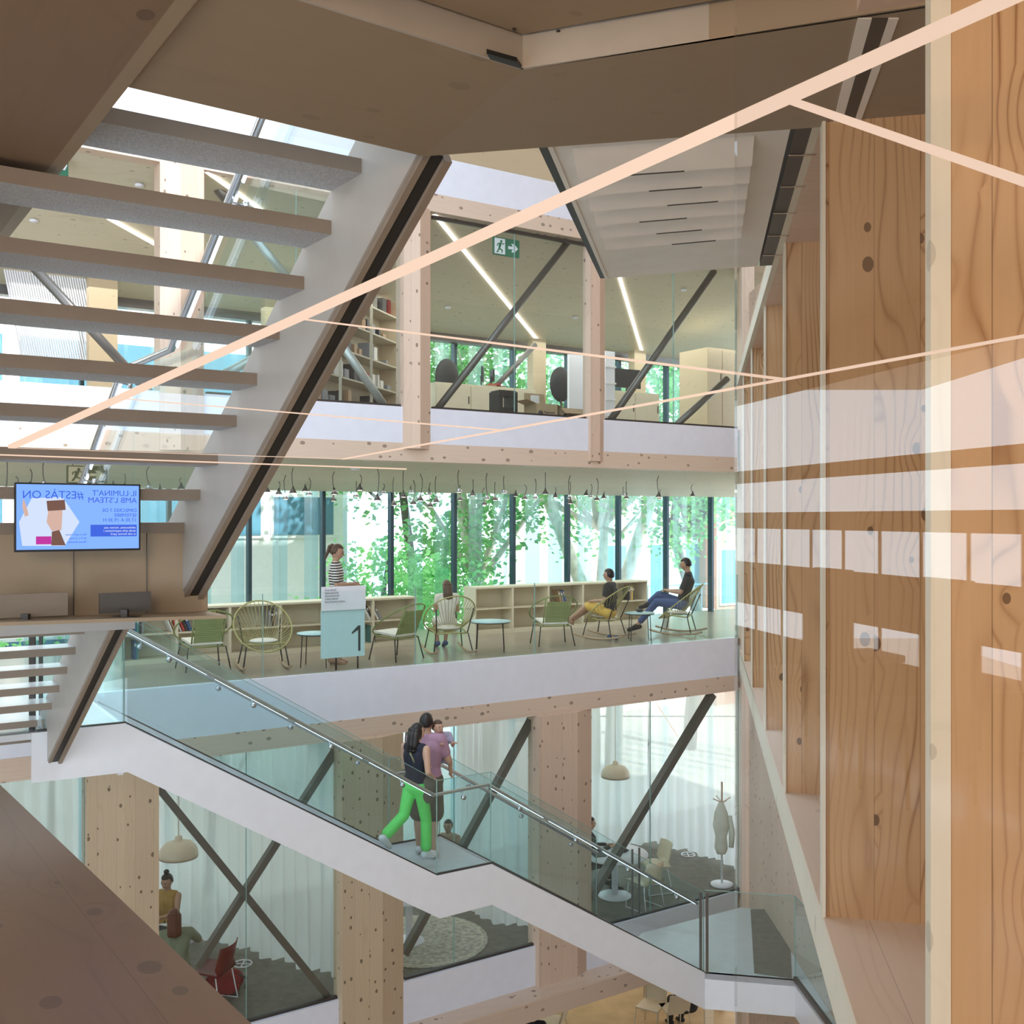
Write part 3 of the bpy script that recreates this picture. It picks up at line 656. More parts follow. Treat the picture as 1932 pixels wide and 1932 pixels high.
# mirrored beige wall, screen and monitors, built solid under the upper flight
pn = thing('mirrored_wall_panel', 'mirrored beige wall built as a panel under the near staircase', 'wall panel', tuple(Q(3.9, 0, -.62)))  # reflection of a wall, built as a solid panel
def R(px, py, s):
    """point seen at px, py on the upright plane through the stair at s"""
    r = (px-966)/F; o = Q(s, 0, 0); k = (r*o.y-o.x)/(-U.x+r*U.y)
    p = o-U*k; p.z = (HOR-py)/F*p.y; return p
a, b, = R(-60, 990, 4.02), R(392, 988, 4.02)
off(MB().prism([(a.x, a.y, -.03), (b.x, b.y, -.03), (b.x, b.y, -.60), (a.x, a.y, -.60)], -D2*0.03).build('panel', 'beige', pn))
for px in (139, 277):
    p = R(px, 1000, 4.03); off(MB().bar((p.x, p.y, -.04), (p.x, p.y, -.60), 0.004, 0.004).build('seam', 'dark', pn))
tv = thing('mirrored_screen', 'large mirrored blue information screen, built solid on the beige panel behind the open treads', 'screen', tuple(R(147, 1037, 4.38)))  # reflection of a screen, built as a glowing panel
def rect(px0, py0, px1, py1, s, mat, name, th=0.003, par=tv):
    a, b = R(px0, py0, s), R(px1, py0, s); z1 = R((px0+px1)/2, py0, s).z; z0 = R((px0+px1)/2, py1, s).z
    return off(MB().prism([(a.x, a.y, z0), (b.x, b.y, z0), (b.x, b.y, z1), (a.x, a.y, z1)], -D2*th).build(name, mat, par))
MT['scr'] = emit('mirrored blue screen picture', (0.22, 0.42, 0.98), 1.0); MT['scr_d'] = emit('mirrored deep blue caption', (0.06, 0.14, 0.75), 0.9)
MT['scr_w'] = emit('mirrored pale screen area', (0.65, 0.75, 0.95), 0.9); MT['scr_p'] = emit('mirrored magenta caption', (0.6, 0.05, 0.4), 0.8); MT['scr_n'] = emit('mirrored brown picture area', (0.25, 0.13, 0.10), 0.7)
MT['scr_sk'] = emit('skin picture area', (0.75, 0.5, 0.42), 0.8)
rect(28, 912, 265, 1040, 4.385, 'black', 'frame', 0.03)
rect(31, 915, 262, 1036, 4.39, 'scr', 'display', 0.004)
rect(171, 990, 258, 1012, 4.395, 'scr_d', 'caption_box')
rect(68, 1012, 97, 1027, 4.395, 'scr_p', 'caption_box')
def poly(pts, s, mat, name): return off(MB().prism([R(x, y, s) for x, y in pts], -D2*0.002).build(name, mat, tv))
poly([(42, 1030), (36, 985), (60, 940), (118, 938), (150, 985), (122, 1030)], 4.393, 'scr_w', 'picture')
poly([(98, 1003), (112, 1000), (124, 1029), (97, 1029)], 4.397, 'scr_n', 'picture')
poly([(92, 960), (118, 962), (116, 1000), (98, 1002), (88, 985)], 4.396, 'scr_sk', 'picture')
poly([(88, 945), (122, 943), (124, 962), (90, 964)], 4.399, 'scr_n', 'picture')
poly([(44, 940), (50, 955), (54, 972), (47, 975), (42, 955)], 4.396, 'scr_sk', 'picture')
xl = -U
for body, px, py, sz, mt in (('#EST\u00c0S ON', 158, 941, 0.062, 'scr_d'), ("IL\u00b7LUMINA'T", 258, 936, 0.045, 'scr_d'), ("AMB L'STEAM", 258, 949, 0.045, 'scr_d'), ('DIMECRES 7 DE', 258, 966, 0.028, 'scr_d'), ('SETEMBRE', 258, 975, 0.028, 'scr_d'), ('17.30 A 19.30 H', 258, 984, 0.028, 'scr_d'),
        ('adolescents, viurem una', 256, 997, 0.018, 'scr_w'), ('tarda amb experiments i', 256, 1003, 0.018, 'scr_w'), ('si vols formar part!', 256, 1009, 0.018, 'scr_w'), ('Per a nois i noies', 163, 1010, 0.016, 'scr_d'), ('de 9 a 12 anys', 163, 1017, 0.016, 'scr_d'), ('Places limitades', 163, 1024, 0.016, 'scr_d')):
    p = R(px, py, 4.405)
    text(body, sz, mt, p, U, Z, tv, 'mirrored_caption', mirror=True, depth=0.001)
mo = at(0, 0, 1)
sh = MB().prism([R(-60, 1166, 4.0), R(392, 1153, 4.0), R(392, 1153, 4.0)+D2*.34, R(-60, 1166, 4.0)+D2*.34], (0, 0, -.02)).build('counter_shelf', 'beige'); tag(sh, 'narrow beige counter shelf along the foot of the beige panel', 'shelf')
zs = R(300, 1156, 4.0).z
def monitor(px0, px1, pyt, s, label):  # reflected monitors, built as solid boxes
    a, b = R(px0, 1000, s), R(px1, 1000, s); zt = R((px0+px1)/2, pyt, s).z
    t = thing('computer_monitor', label, 'monitor', ((a.x+b.x)/2, (a.y+b.y)/2, zs))  # solid stand-in for a reflected monitor
    off(MB().prism([(a.x, a.y, zs+.03), (b.x, b.y, zs+.03), (b.x, b.y, zt), (a.x, a.y, zt)], -D2*.02).build('screen_back', 'tread_f' if px0 < 0 else 'brace', t))
    MB().box((-.02, -.03, 0), (.02, .0, .05)).build('stand', 'dark', t); MB().box((-.08, -.05, 0), (.08, .05, .008)).build('foot', 'dark', t)
monitor(-30, 128, 1120, 4.2, 'mirrored wide dark monitor built solid at the left edge, seen from behind')
monitor(188, 285, 1118, 4.22, 'mirrored dark monitor built solid, seen from behind, nearer the staircase corner')

# ------------------------------------------------------------------ white staircase down to the lower hall
NS, FS = -2.37, -1.07
ms = thing('white_staircase', 'long white steel staircase with glass guards descending to the right, two people on its landing', 'staircase', tuple(Wp(1330, 1835, NS)))
s1, s2, s3, s4 = s_at(235, NS), s_at(826, NS), s_at(928, NS), s_at(1330, NS)
zt = [Wp(235, 1365, NS).z, Wp(826, 1652, NS).z, Wp(928, 1631, NS).z, Wp(1330, 1835, NS).z]
zA = zt[0]; zM = (zt[1]+zt[2])/2; zE = zt[3]
def strg(nd, full=True):
    P = [(s_at(60, NS), zA), (s1, zA), (s2, zM), (s3, zM), (s4, zE), (s4, Wp(1335, 1903, NS).z), (s3, Wp(928, 1707, NS).z), (s2+.03, Wp(835, 1732, NS).z), (s1+.03, Wp(240, 1457, NS).z), (s_at(60, NS), Wp(78, 1475, NS).z)]
    if not full: P = [(s1, zA)] + P[1:9]
    return MB().prism([UV(s, nd, z) for s, z in P], N*0.05)
off(strg(NS).build('stringer', 'white', ms)); off(strg(FS, False).build('stringer', 'white', ms))
off(MB().prism([UV(s1-.05, NS+.05, zA-.02), UV(s1, NS+.05, zA-.02), UV(s1, 0, zA-.02), UV(s1-.05, 0, zA-.02)], (0, 0, -.5)).build('stringer', 'white', ms))
off(MB().prism([UV(-1.2, NS+.05, zA-.01), UV(s1-.05, NS+.05, zA-.01), UV(s1-.05, 0.0, zA-.01), UV(-1.2, 0.0, zA-.01)], (0, 0, -.06)).build('top_landing', 'land', ms))
def flight(sa, sb, za, zb, n=12):
    for i in range(n):
        a = sa+(sb-sa)*i/n; b = sa+(sb-sa)*(i+1)/n; z = za+(zb-za)*(i+1)/n - .03
        off(MB().prism([UV(a-.02, NS+.05, z), UV(b, NS+.05, z), UV(b, FS, z), UV(a-.02, FS, z)], (0, 0, -.05)).build('tread', 'land', ms))
flight(s1, s2, zA, zM); flight(s3, s4, zM, zE)
off(MB().prism([UV(s2-.05, NS+.05, zM-.02), UV(s3, NS+.05, zM-.02), UV(s3, FS, zM-.02), UV(s2-.05, FS, zM-.02)], (0, 0, -.08)).build('landing', 'land', ms))
# soffit plates close the flights from below
for (a, za), (b, zb) in (((s1+.03, Wp(240, 1457, NS).z), (s2+.03, Wp(835, 1732, NS).z)), ((s2+.03, Wp(835, 1732, NS).z), (s3, Wp(928, 1707, NS).z)), ((s3, Wp(928, 1707, NS).z), (s4, Wp(1335, 1903, NS).z))):
    off(MB().prism([UV(a, NS+.05, za+.01), UV(b, NS+.05, zb+.01), UV(b, FS, zb+.01), UV(a, FS, za+.01)], (0, 0, .03)).build('soffit', 'white', ms))
def gpanel(nd, sa, za, sb, zb, h=1.12, b0=0.0):
    m = MB().prism([UV(sa+.006, nd, za+b0), UV(sb-.006, nd, zb+b0), UV(sb-.006, nd, zb+h), UV(sa+.006, nd, za+h)], N*0.016)
    off(m.build('glass_panel', 'glass', ms))
    m = MB().bar(UV(sb, nd+.008, zb+b0), UV(sb, nd+.008, zb+h), .012, .012)
    m.bar(UV(sa, nd+.008, za+h), UV(sb, nd+.008, zb+h), .010, .006)
    off(m.build('glass_edge', 'glass_e', ms))
    off(MB().bar(UV(sa, nd+.008, za+.015), UV(sb, nd+.008, zb+.008), .03, .014).build('glass_channel', 'dark', ms))
for nd in (NS+.02, FS+.02):
    if nd < -2: gpanel(nd, s_at(70, NS), zA, s1, zA)
    gpanel(nd, s1, zA, s2, zM); gpanel(nd, s2, zM, s3, zM); gpanel(nd, s3, zM, s4-(0 if nd < -2 else .9), zE if nd < -2 else zE+(zM-zE)*.9/(s4-s3))
off(MB().prism([UV(s1-.02, NS+.06, zA), UV(s1-.02, -.03, zA), UV(s1-.02, -.03, zA+1.1), UV(s1-.02, NS+.06, zA+1.1)], U*.014).build('glass_panel', 'glass', ms))
def mrail(nd, side, s_end, z_end):
    P = [UV(s1-.28, nd, zA+.97), UV(s1, nd, zA+.95), UV(s2, nd, zM+.93), UV(s3, nd, zM+.95), UV(s_end, nd, z_end+.95)]
    off(MB().tube(P, 0.024, 10).build('handrail', 'steel', ms))
    for a, b in ((1, 2), (2, 3), (3, 4)):
        d = (P[b]-P[a]).normalized(); L = (P[b]-P[a]).length; n = max(1, round(L/1.1))
        for i in range(n):
            p = P[a]+d*L*(i+.5)/n
            off(MB().tube([p-Z*.01, p-Z*.07+N*side*.02, p-Z*.08+N*side*.055], 0.008, 6).tube([p-Z*.08+N*side*.045, p-Z*.08+N*side*.075], 0.028, 12).build('bracket', 'steel', ms))
            if side < 0 and (a, b) != (2, 3): off(MB().bar(P[a]+d*(L*i/n+.05)-Z*.022+N*-.006, P[a]+d*(L*(i+1)/n-.05)-Z*.022+N*-.006, .012, .010).build('light_strip', 'ledr', ms))
mrail(NS+.10, -1, s4-.05, zE); mrail(FS-.06, 1, s4-.95, zE+(zM-zE)*.9/(s4-s3))
for px in (1193, 1206):
    p = UV(s_at(px, FS), FS, zE+.4); off(MB().bar(p, p+Z*1.02, .03, .03).build('guard_post', 'brace', ms))
# bottom landing
L1 = Wp(1330, 1835, NS); L2 = onz(1500, 1853, -6.42); L1.z = L2.z = zl = -6.40
L3 = Vector((4.02, 12.4, zl))
bl = thing('lower_landing', 'white railed landing at the foot of the white staircase, beside the timber wall', 'landing', tuple(L1))
pl = [L1, L2, L3, Vector((4.115, 12.4, zl)), Vector((4.115, 16.7, zl)), onz(1398, 1712, zl), onz(1212, 1760, zl), UV(s_at(1195, FS), FS+.05, zl), UV(s4, FS, zl)]
off(MB().prism(pl, (0, 0, -.08)).build('deck', 'land', bl))
for a, b in ((L1, L2), (L2, L3)):
    off(MB().prism([a, b, b-Z*.50, a-Z*.50], Vector((0, .05, 0))).build('fascia', 'white', bl))
    off(MB().prism([a+Z*.02, b+Z*.02, b+Z*1.17, a+Z*1.17], Vector((0, .016, 0))).build('glass_panel', 'glass', bl))
    off(MB().bar(a+Z*1.17, b+Z*1.17, .012, .008).build('glass_edge', 'glass_e', bl))
off(MB().bar(L2+Z*.03, L3+Z*.03, .05, .06).build('edge_channel', 'dark', bl)); off(MB().bar(L2+Z*.02, L2+Z*1.17, .012, .012).build('glass_edge', 'glass_e', bl))
for dx in (-.06, .03):
    off(MB().bar(L1+Vector((dx, 0, 0)), L1+Vector((dx, 0, 1.14)), .035, .035).build('guard_post', 'brace', bl))
m = MB().prism([onz(1416, 1716, zl+.004), onz(1488, 1716, zl+.004), onz(1494, 1846, zl+.004), onz(1423, 1836, zl+.004)], (0, 0, .006)).build('dark_floor_patch', 'floor0'); tag(m, 'dark sheet for the darker floor seen through glass on the lower landing', 'mat')  # added dark sheet imitating the darker floor seen through the guard glass
struct(MB().bar(onz(1337, 1903, -6.9), onz(1337, 1903, -6.9)-Z*4, .12, .12), 'timber_post', 'ply'); 

# ------------------------------------------------------------------ strip lights mirrored in the glass, built as glowing bars near the viewer
def led(label, p, q, w, mat='led', g='mirrored strip lights and one warm line, built as glowing bars'):
    m = MB().bar(p, q, w, w*0.45); o = m.build('strip_glow', mat); tag(o, label, 'strip light', g); return o
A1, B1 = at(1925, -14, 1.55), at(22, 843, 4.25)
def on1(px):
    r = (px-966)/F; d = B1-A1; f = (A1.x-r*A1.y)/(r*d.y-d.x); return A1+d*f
led('longest and widest mirrored strip light, a glowing bar crossing from upper right to middle left', A1, B1, 0.030)
led('short wide mirrored strip light branching down to the right edge under the longest one', on1(1478)+Vector((0, 0, .002)), at(1960, 352, 1.35), 0.024)
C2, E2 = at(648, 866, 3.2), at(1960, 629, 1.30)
led('thin mirrored strip light rising to the right across the timber fins', C2, E2, 0.0075)
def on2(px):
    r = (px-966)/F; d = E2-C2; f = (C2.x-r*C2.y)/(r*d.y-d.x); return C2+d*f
led('thin mirrored strip light running from the longest one down to the fins', on1(560), on2(1480), 0.010)
led('thin mirrored strip light crossing the white fascia under the bookshelves', on1(225), on2(948), 0.008)
led('thin warm glowing bar before the level one ceiling edge at left', at(-30, 857, 3.4), at(767, 885, 3.4), 0.009)
led('faint thin mirrored strip light above the glowing bar at left', at(20, 845, 3.5), at(650, 866, 3.2), 0.004)
# white strip lights on the level two ceiling
def cl(px, nd): # point under the sloping level two ceiling
    p = UV(s_at(px, nd), nd); p.z = 4.42-(4.42-3.38)*(nd-.1)/(ND-.1)-.02; return p
def ledc(a, b, label):
    def solve(px, py):
        best = None
        for i in range(0, 400):
            nd = i*.01; p = cl(px, nd); y = HOR-p.z/p.y*F
            if best is None or abs(y-py) < best[0]: best = (abs(y-py), p)
        return best[1]
    led(label, solve(*a), solve(*b), 0.055, 'led2', 'white strip lights on the level two ceiling')
ledc((819, 404), (1017, 646), 'long white strip light slanting across the level two ceiling under the exit sign')
ledc((1168, 520), (1213, 670), 'steep white strip light on the level two ceiling at right')
ledc((388, 322), (495, 398), 'white strip light beside the pale column, seen between the upper treads')
ledc((205, 412), (300, 465), 'white strip light seen between the treads, left of the pale column')
ledc((715, 565), (762, 618), 'short white strip light behind the steel shelving')

# ================================================================== PEOPLE
def capsule(m, p, r1, q, r2, n=12):
    p, q = Vector(p), Vector(q); d = q-p; L = d.length
    if L < 1e-6: m.ball(p, r1, n, 8); return
    m.tube([p, p.lerp(q, .33), p.lerp(q, .66), q], [r1, r1*.66+r2*.34, r1*.34+r2*.66, r2], n); m.ball(p, r1, n, 8); m.ball(q, r2, n, 8)
def fuse(m, voxel, name, mats, parent, smooth=4):
    o = m.build('tmp', mats); md = o.modifiers.new('r', 'REMESH'); md.mode = 'VOXEL'; md.voxel_size = voxel; md.use_smooth_shade = True
    s_ = o.modifiers.new('s', 'SMOOTH'); s_.factor = 0.5; s_.iterations = smooth
    dg = bpy.context.evaluated_depsgraph_get(); me = bpy.data.meshes.new_from_object(o.evaluated_get(dg))
    old = o.data; bpy.data.objects.remove(o); bpy.data.meshes.remove(old)
    me.materials.clear()
    for x in mats: me.materials.append(MT[x])
    r = bpy.data.objects.new(name, me); COL.objects.link(r); r.parent = parent
    return r
STAND = dict(pel=(0, 0, .95), wai=(0, 0, 1.10), che=(0, .0, 1.32), nec=(0, -.01, 1.47), hea=(0, .02, 1.62),
    shL=(-.175, 0, 1.42), shR=(.175, 0, 1.42), elL=(-.22, -.04, 1.14), elR=(.22, -.04, 1.14), wrL=(-.22, .10, .92), wrR=(.22, .10, .92),
    hiL=(-.085, 0, .92), hiR=(.085, 0, .92), knL=(-.095, .02, .50), knR=(.095, .02, .50), anL=(-.095, -.02, .09), anR=(.095, -.02, .09), yaw=0, tilt=0)
SIT = dict(STAND, pel=(0, 0, .52), wai=(0, -.02, .66), che=(0, -.02, .88), nec=(0, -.01, 1.03), hea=(0, .02, 1.18), shL=(-.175, -.01, .98), shR=(.175, -.01, .98),
    elL=(-.22, .03, .72), elR=(.22, .03, .72), wrL=(-.14, .26, .70), wrR=(.14, .26, .70), hiL=(-.09, .0, .50), hiR=(.09, .0, .50),
    knL=(-.12, .42, .50), knR=(.12, .42, .50), anL=(-.12, .42, .09), anR=(.12, .42, .09))
def person(label, loc, rotz, pose, over=None, scale=1.0, skin='skin', hair='hair_br', style='short', top=('white_cloth', .5), bottom=('denim_cloth', .95), shoes='white_cloth', hands=True, voxel=0.013, slim=1.0, flare=0.0, group=None, headk=1.0):
    J = dict(pose); J.update(over or {})
    V = {k: Vector(v) for k, v in J.items() if isinstance(v, tuple)}
    t = thing('person', label, 'person', loc, rotz, group); t.scale = (scale,)*3
    W = slim
    def torso(m, g=0.0):
        w1 = Vector((.062*W, 0, 0)); w2 = Vector((.085*W, 0, 0))
        capsule(m, V['hiL'], .098*W+g, V['hiR'], .098*W+g)
        for sg in (-1, 1):
            capsule(m, V['pel']+w1*sg, .098*W+g, V['wai']+w1*sg*.8, .085*W+g); capsule(m, V['wai']+w1*sg*.8, .085*W+g, V['che']+w2*sg*.9, .098*W+g)
        capsule(m, V['shL']*.82+V['shR']*.18, .062*W+g, V['shR']*.82+V['shL']*.18, .062*W+g); capsule(m, V['che'], .10*W+g, V['nec']-Vector((0, 0, .03)), .06*W+g)
    m = MB(); torso(m)
    capsule(m, V['nec'], .055*W, V['hea'], .05*W)
    for s in 'LR':
        capsule(m, V['sh'+s], .056*W, V['el'+s], .040*W); capsule(m, V['el'+s], .040*W, V['wr'+s], .027*W)
        capsule(m, V['hi'+s], .085*W, V['kn'+s], .055*W); 
        mid = V['kn'+s].lerp(V['an'+s], .3)+Vector((0, -.02, 0)); capsule(m, V['kn'+s], .053*W, mid, .053*W); capsule(m, mid, .053*W, V['an'+s], .036*W)
        ft = J.get('foot'+s, (0, 1, -.25)); ft = Vector(ft).normalized()
        capsule(m, V['an'+s]-ft*.03-Z*.03, .036, V['an'+s]+ft*.13-Z*.035, .028)
        hd = (V['wr'+s]-V['el'+s]).normalized(); capsule(m, V['wr'+s], .027*W, V['wr'+s]+hd*.075, .030*W)
    yaw, tl = J['yaw'], J['tilt']; HR = Matrix.Rotation(yaw, 3, 'Z') @ Matrix.Rotation(tl, 3, 'X')
    def hp(x, y, z): return V['hea'] + (HR @ Vector((x, y, z)))*headk
    def head(v):
        k = 1.0
        if v.z < -.2: k = 1.0-.32*(-.2-v.z)
        y = v.y*(1.0 if v.y < 0 else .93)
        return (HR @ Vector((v.x*k*.077, y*k*.098 + (.012 if v.z < -.4 and v.y > 0 else 0), v.z*.115)))*headk
    m.ball(V['hea'], 1.0, 18, 14, head)
    b = fuse(m, voxel, 'body', [skin], t)
    # face, ears and fingers join the same mesh
    fm = MB(); fm.m = 0
    fm.smooth = True
    fm.add([hp(-.010, .088, .012), hp(.010, .088, .012), hp(.016, .092, -.028), hp(-.016, .092, -.028), hp(0, .118, -.026)], [(0, 1, 4), (1, 2, 4), (2, 3, 4), (3, 0, 4)])
    for sg in (-1, 1): fm.ball(hp(.077*sg, -.005, -.005), (.010, .018, .028), 8, 6)
    fm.m = 1
    for sg in (-1, 1): fm.ball(hp(.030*sg, .083, .012), (.013, .008, .006), 8, 5); fm.bar(hp(.018*sg, .089, .030), hp(.044*sg, .080, .031), .006, .005)
    fm.m = 2; fm.ball(hp(0, .090, -.052), (.021, .007, .006), 8, 5); fm.m = 0
    if hands:
        for s in 'LR':
            hd = (V['wr'+s]-V['el'+s]).normalized(); pal = V['wr'+s]+hd*.075
            sd_ = hd.cross(Vector((0, 1, 0)) if abs(hd.y) < .8 else Vector((0, 0, 1))).normalized(); cu = Vector(J.get('curl'+s, (0, .6, -.2)))
            cu = (cu - hd*cu.dot(hd)).normalized()*.028 if cu.length > 0 else cu
            for i, L in enumerate((.058, .066, .062, .048)):
                o_ = pal + sd_*(-.024+.016*i); fm.tube([o_-hd*.01, o_+hd*L*.45+cu*.25, o_+hd*L*.8+cu*.8, o_+hd*L*.9+cu*1.5], [.0095, .009, .008, .006], 6)
            o_ = pal - sd_*.030 - hd*.035; fm.tube([o_, o_-sd_*.018+hd*.02+cu*.3, o_-sd_*.02+hd*.045+cu*.7], [.011, .010, .007], 6)
    tmp = fm.build('tmpf', [skin, 'eye', 'lip'])
    bm = bmesh.new(); bm.from_mesh(b.data); bm.from_mesh(tmp.data); bm.to_mesh(b.data); bm.free()
    b.data.materials.append(MT['eye']); b.data.materials.append(MT['lip'])
    me = tmp.data; bpy.data.objects.remove(tmp); bpy.data.meshes.remove(me)
    # clothes
    m = MB(); torso(m, .014)
    sl = top[1]
    for s in 'LR':
        if sl > 0:
            a, e, w_ = V['sh'+s], V['el'+s], V['wr'+s]
            if sl <= 1: capsule(m, a, .070*W, a.lerp(e, sl), .058*W)
            else: capsule(m, a, .070*W, e, .054*W); capsule(m, e, .054*W, e.lerp(w_, sl-1), .042*W)
    sh = fuse(m, voxel, 'shirt', [top[0]], t, 3)
    lowz = V['pel'].z-.04
    if bottom:
        m = MB(); capsule(m, V['hiL'], .115*W, V['hiR'], .115*W); capsule(m, V['pel'], .105*W, V['wai'].lerp(V['pel'], .55), .10*W)
        for s in 'LR':
            L_ = bottom[1]; h_, k_, a_ = V['hi'+s], V['kn'+s], V['an'+s]
            if L_ <= .5: capsule(m, h_, .105*W, h_.lerp(k_, L_*2), .090*W+flare)
            else: capsule(m, h_, .102*W, k_, .072*W+flare*.3); capsule(m, k_, .072*W+flare*.3, k_.lerp(a_, (L_-.5)*2), .058*W+flare)
        fuse(m, voxel, 'trousers' if bottom[1] > .5 else 'shorts', [bottom[0]], t, 3)
    if shoes:
        for s in 'LR':
            ft = Vector(J.get('foot'+s, (0, 1, -.25))).normalized(); m = MB()
            capsule(m, V['an'+s]-ft*.05-Z*.035, .045, V['an'+s]+ft*.15-Z*.045, .037); capsule(m, V['an'+s]-Z*.01, .045, V['an'+s]+ft*.05-Z*.03, .045)
            fuse(m, .012, 'shoe', [shoes], t, 2)
    # hair
    hm = MB()
    def cap(v):
        r_ = 1.0; x, y, z = v
        if y > .10 and z < .45: r_ = .78
        if style != 'long' and (z < -.55 or (z < -.25 and y > -.35)): r_ = min(r_, .80)
        return (HR @ Vector((x*r_*.088, y*r_*.106-.008, z*r_*(.120 if z > 0 else .112)+.006)))*headk
    hm.ball(V['hea'], 1.0, 20, 14, cap)
    if style == 'long':
        for a, b_, c_ in ((0, -.075, .06), (-.04, -.06, .05), (.04, -.06, .05)): capsule(hm, hp(a, b_, .02), .055, hp(a*1.2, b_-.045, -.20), c_*.9)
    if style == 'bun': hm.ball(hp(0, -.03, .145), (.042, .042, .036), 12, 8)
    if style == 'pony': hm.ball(hp(0, -.10, .07), .036, 10, 8); capsule(hm, hp(0, -.125, .05), .032, hp(0, -.15, -.13), .016)
    hm.build('hair', hair, t)
    return t
MT['stripes'] = None
def stripe_mat():
    m, nt, out = newmat('black and white striped jersey'); L = nt.links.new
    tc = nt.nodes.new('ShaderNodeTexCoord'); sx = nt.nodes.new('ShaderNodeSeparateXYZ'); L(tc.outputs['Object'], sx.inputs[0])
    f = mth(nt, 'GREATER_THAN', mth(nt, 'FRACT', mth(nt, 'MULTIPLY', sx.outputs[2], 26.0)), 0.5)
    b = nt.nodes.new('ShaderNodeBsdfPrincipled'); b.inputs['Roughness'].default_value = .8
    L(mixc(nt, f, (0.03, 0.03, 0.035), (0.75, 0.72, 0.68)), b.inputs['Base Color']); L(b.outputs[0], out.inputs[0]); return m
MT['stripes'] = stripe_mat()

au = math.atan2(U.y, U.x)                         # heading along the slab edge
# couple on the stair landing
lz = zM-.02
def on(nd, px, z): p = UV(s_at(px, nd), nd, z); return tuple(p)
# woman in green trousers, stepping up onto the landing heading left-up the stair: back to viewer
person('woman with long black hair, black sleeveless top and bright green trousers on the stair landing', on(-2.02, 784, lz+.13), au-PI/2+.40, STAND,
    dict(pel=(0, .02, .93), anL=(-.09, -.50, .40), knL=(-.09, -.12, .58), anR=(.09, .10, .09), knR=(.09, .10, .50), footL=(0, .75, -.66),
         elL=(-.24, .06, 1.14), wrL=(-.10, .26, 1.12), elR=(.25, -.06, 1.15), wrR=(.16, .16, 1.02), nec=(0, .01, 1.47), hea=(.0, .045, 1.61), yaw=-.15),
    scale=.95, skin='skin', hair='hair_b', style='long', top=('navy_cloth', 0), bottom=('green_cloth', .91), shoes='white_cloth', flare=.018, slim=.93)
man = person('man in mauve t-shirt and dark shorts carrying a toddler, seen from behind', on(-1.60, 804, lz), au-0.80, STAND,
    dict(anR=(.11, -.06, .09), anL=(-.10, .05, .09), elR=(.27, .05, 1.17), wrR=(.14, .28, 1.16), elL=(-.25, .08, 1.16), wrL=(-.02, .28, 1.08)),
    scale=1.03, skin='skin', hair='hair_b', style='short', top=('mauve_cloth', .62), bottom=('khaki_cloth', .46), shoes='white_cloth', slim=1.20, flare=.02)
person('toddler in lilac top held by the man, looking over his shoulder', on(-1.62, 833, lz+.90), au-0.35+PI+.25, SIT,
    dict(knL=(-.14, .16, .42), knR=(.14, .16, .42), anL=(-.16, .12, .20), anR=(.16, .12, .20), elL=(-.2, .14, .78), elR=(.2, .14, .78), wrL=(-.16, .30, .86), wrR=(.16, .30, .86), yaw=.25, hea=(.10, .05, 1.17)),
    scale=.60, skin='skin', hair='hair_br', headk=1.32, style='short', top=('lilac_cloth', .6), bottom=('lilac_cloth', .3), shoes=None, voxel=.016)
m = MB(); c = UV(s_at(806, -2.12), -2.12, lz+.98); m.ball(c, (.13, .10, .17), 14, 10); bgm = m.build('shoulder_bag', 'khaki_cloth'); tag(bgm, 'dark patterned shoulder bag at the woman in green trousers\' side', 'bag')
st = MB().tube([c+Vector((-.05, -.03, .12)), c+Vector((-.16, -.08, .38)), c+Vector((-.20, -.06, .46))], .012, 6).build('strap', 'olive_cloth', bgm)
# people on level one
def fl(px, py): return onz(px, py, Z1)
person('woman with tied-up hair in a black and white striped top standing behind the number sign', tuple(fl(634, 1252)), au-PI/2-.55, STAND,
    dict(elR=(.22, .04, 1.15), wrR=(.06, .22, 1.16), elL=(-.22, .04, 1.15), wrL=(-.04, .24, 1.14), tilt=-.25), scale=1.0, skin='skin_d', hair='hair_br', style='pony', top=('stripes', .75), bottom=('black_cloth', .95), shoes='skin_d', slim=.92)

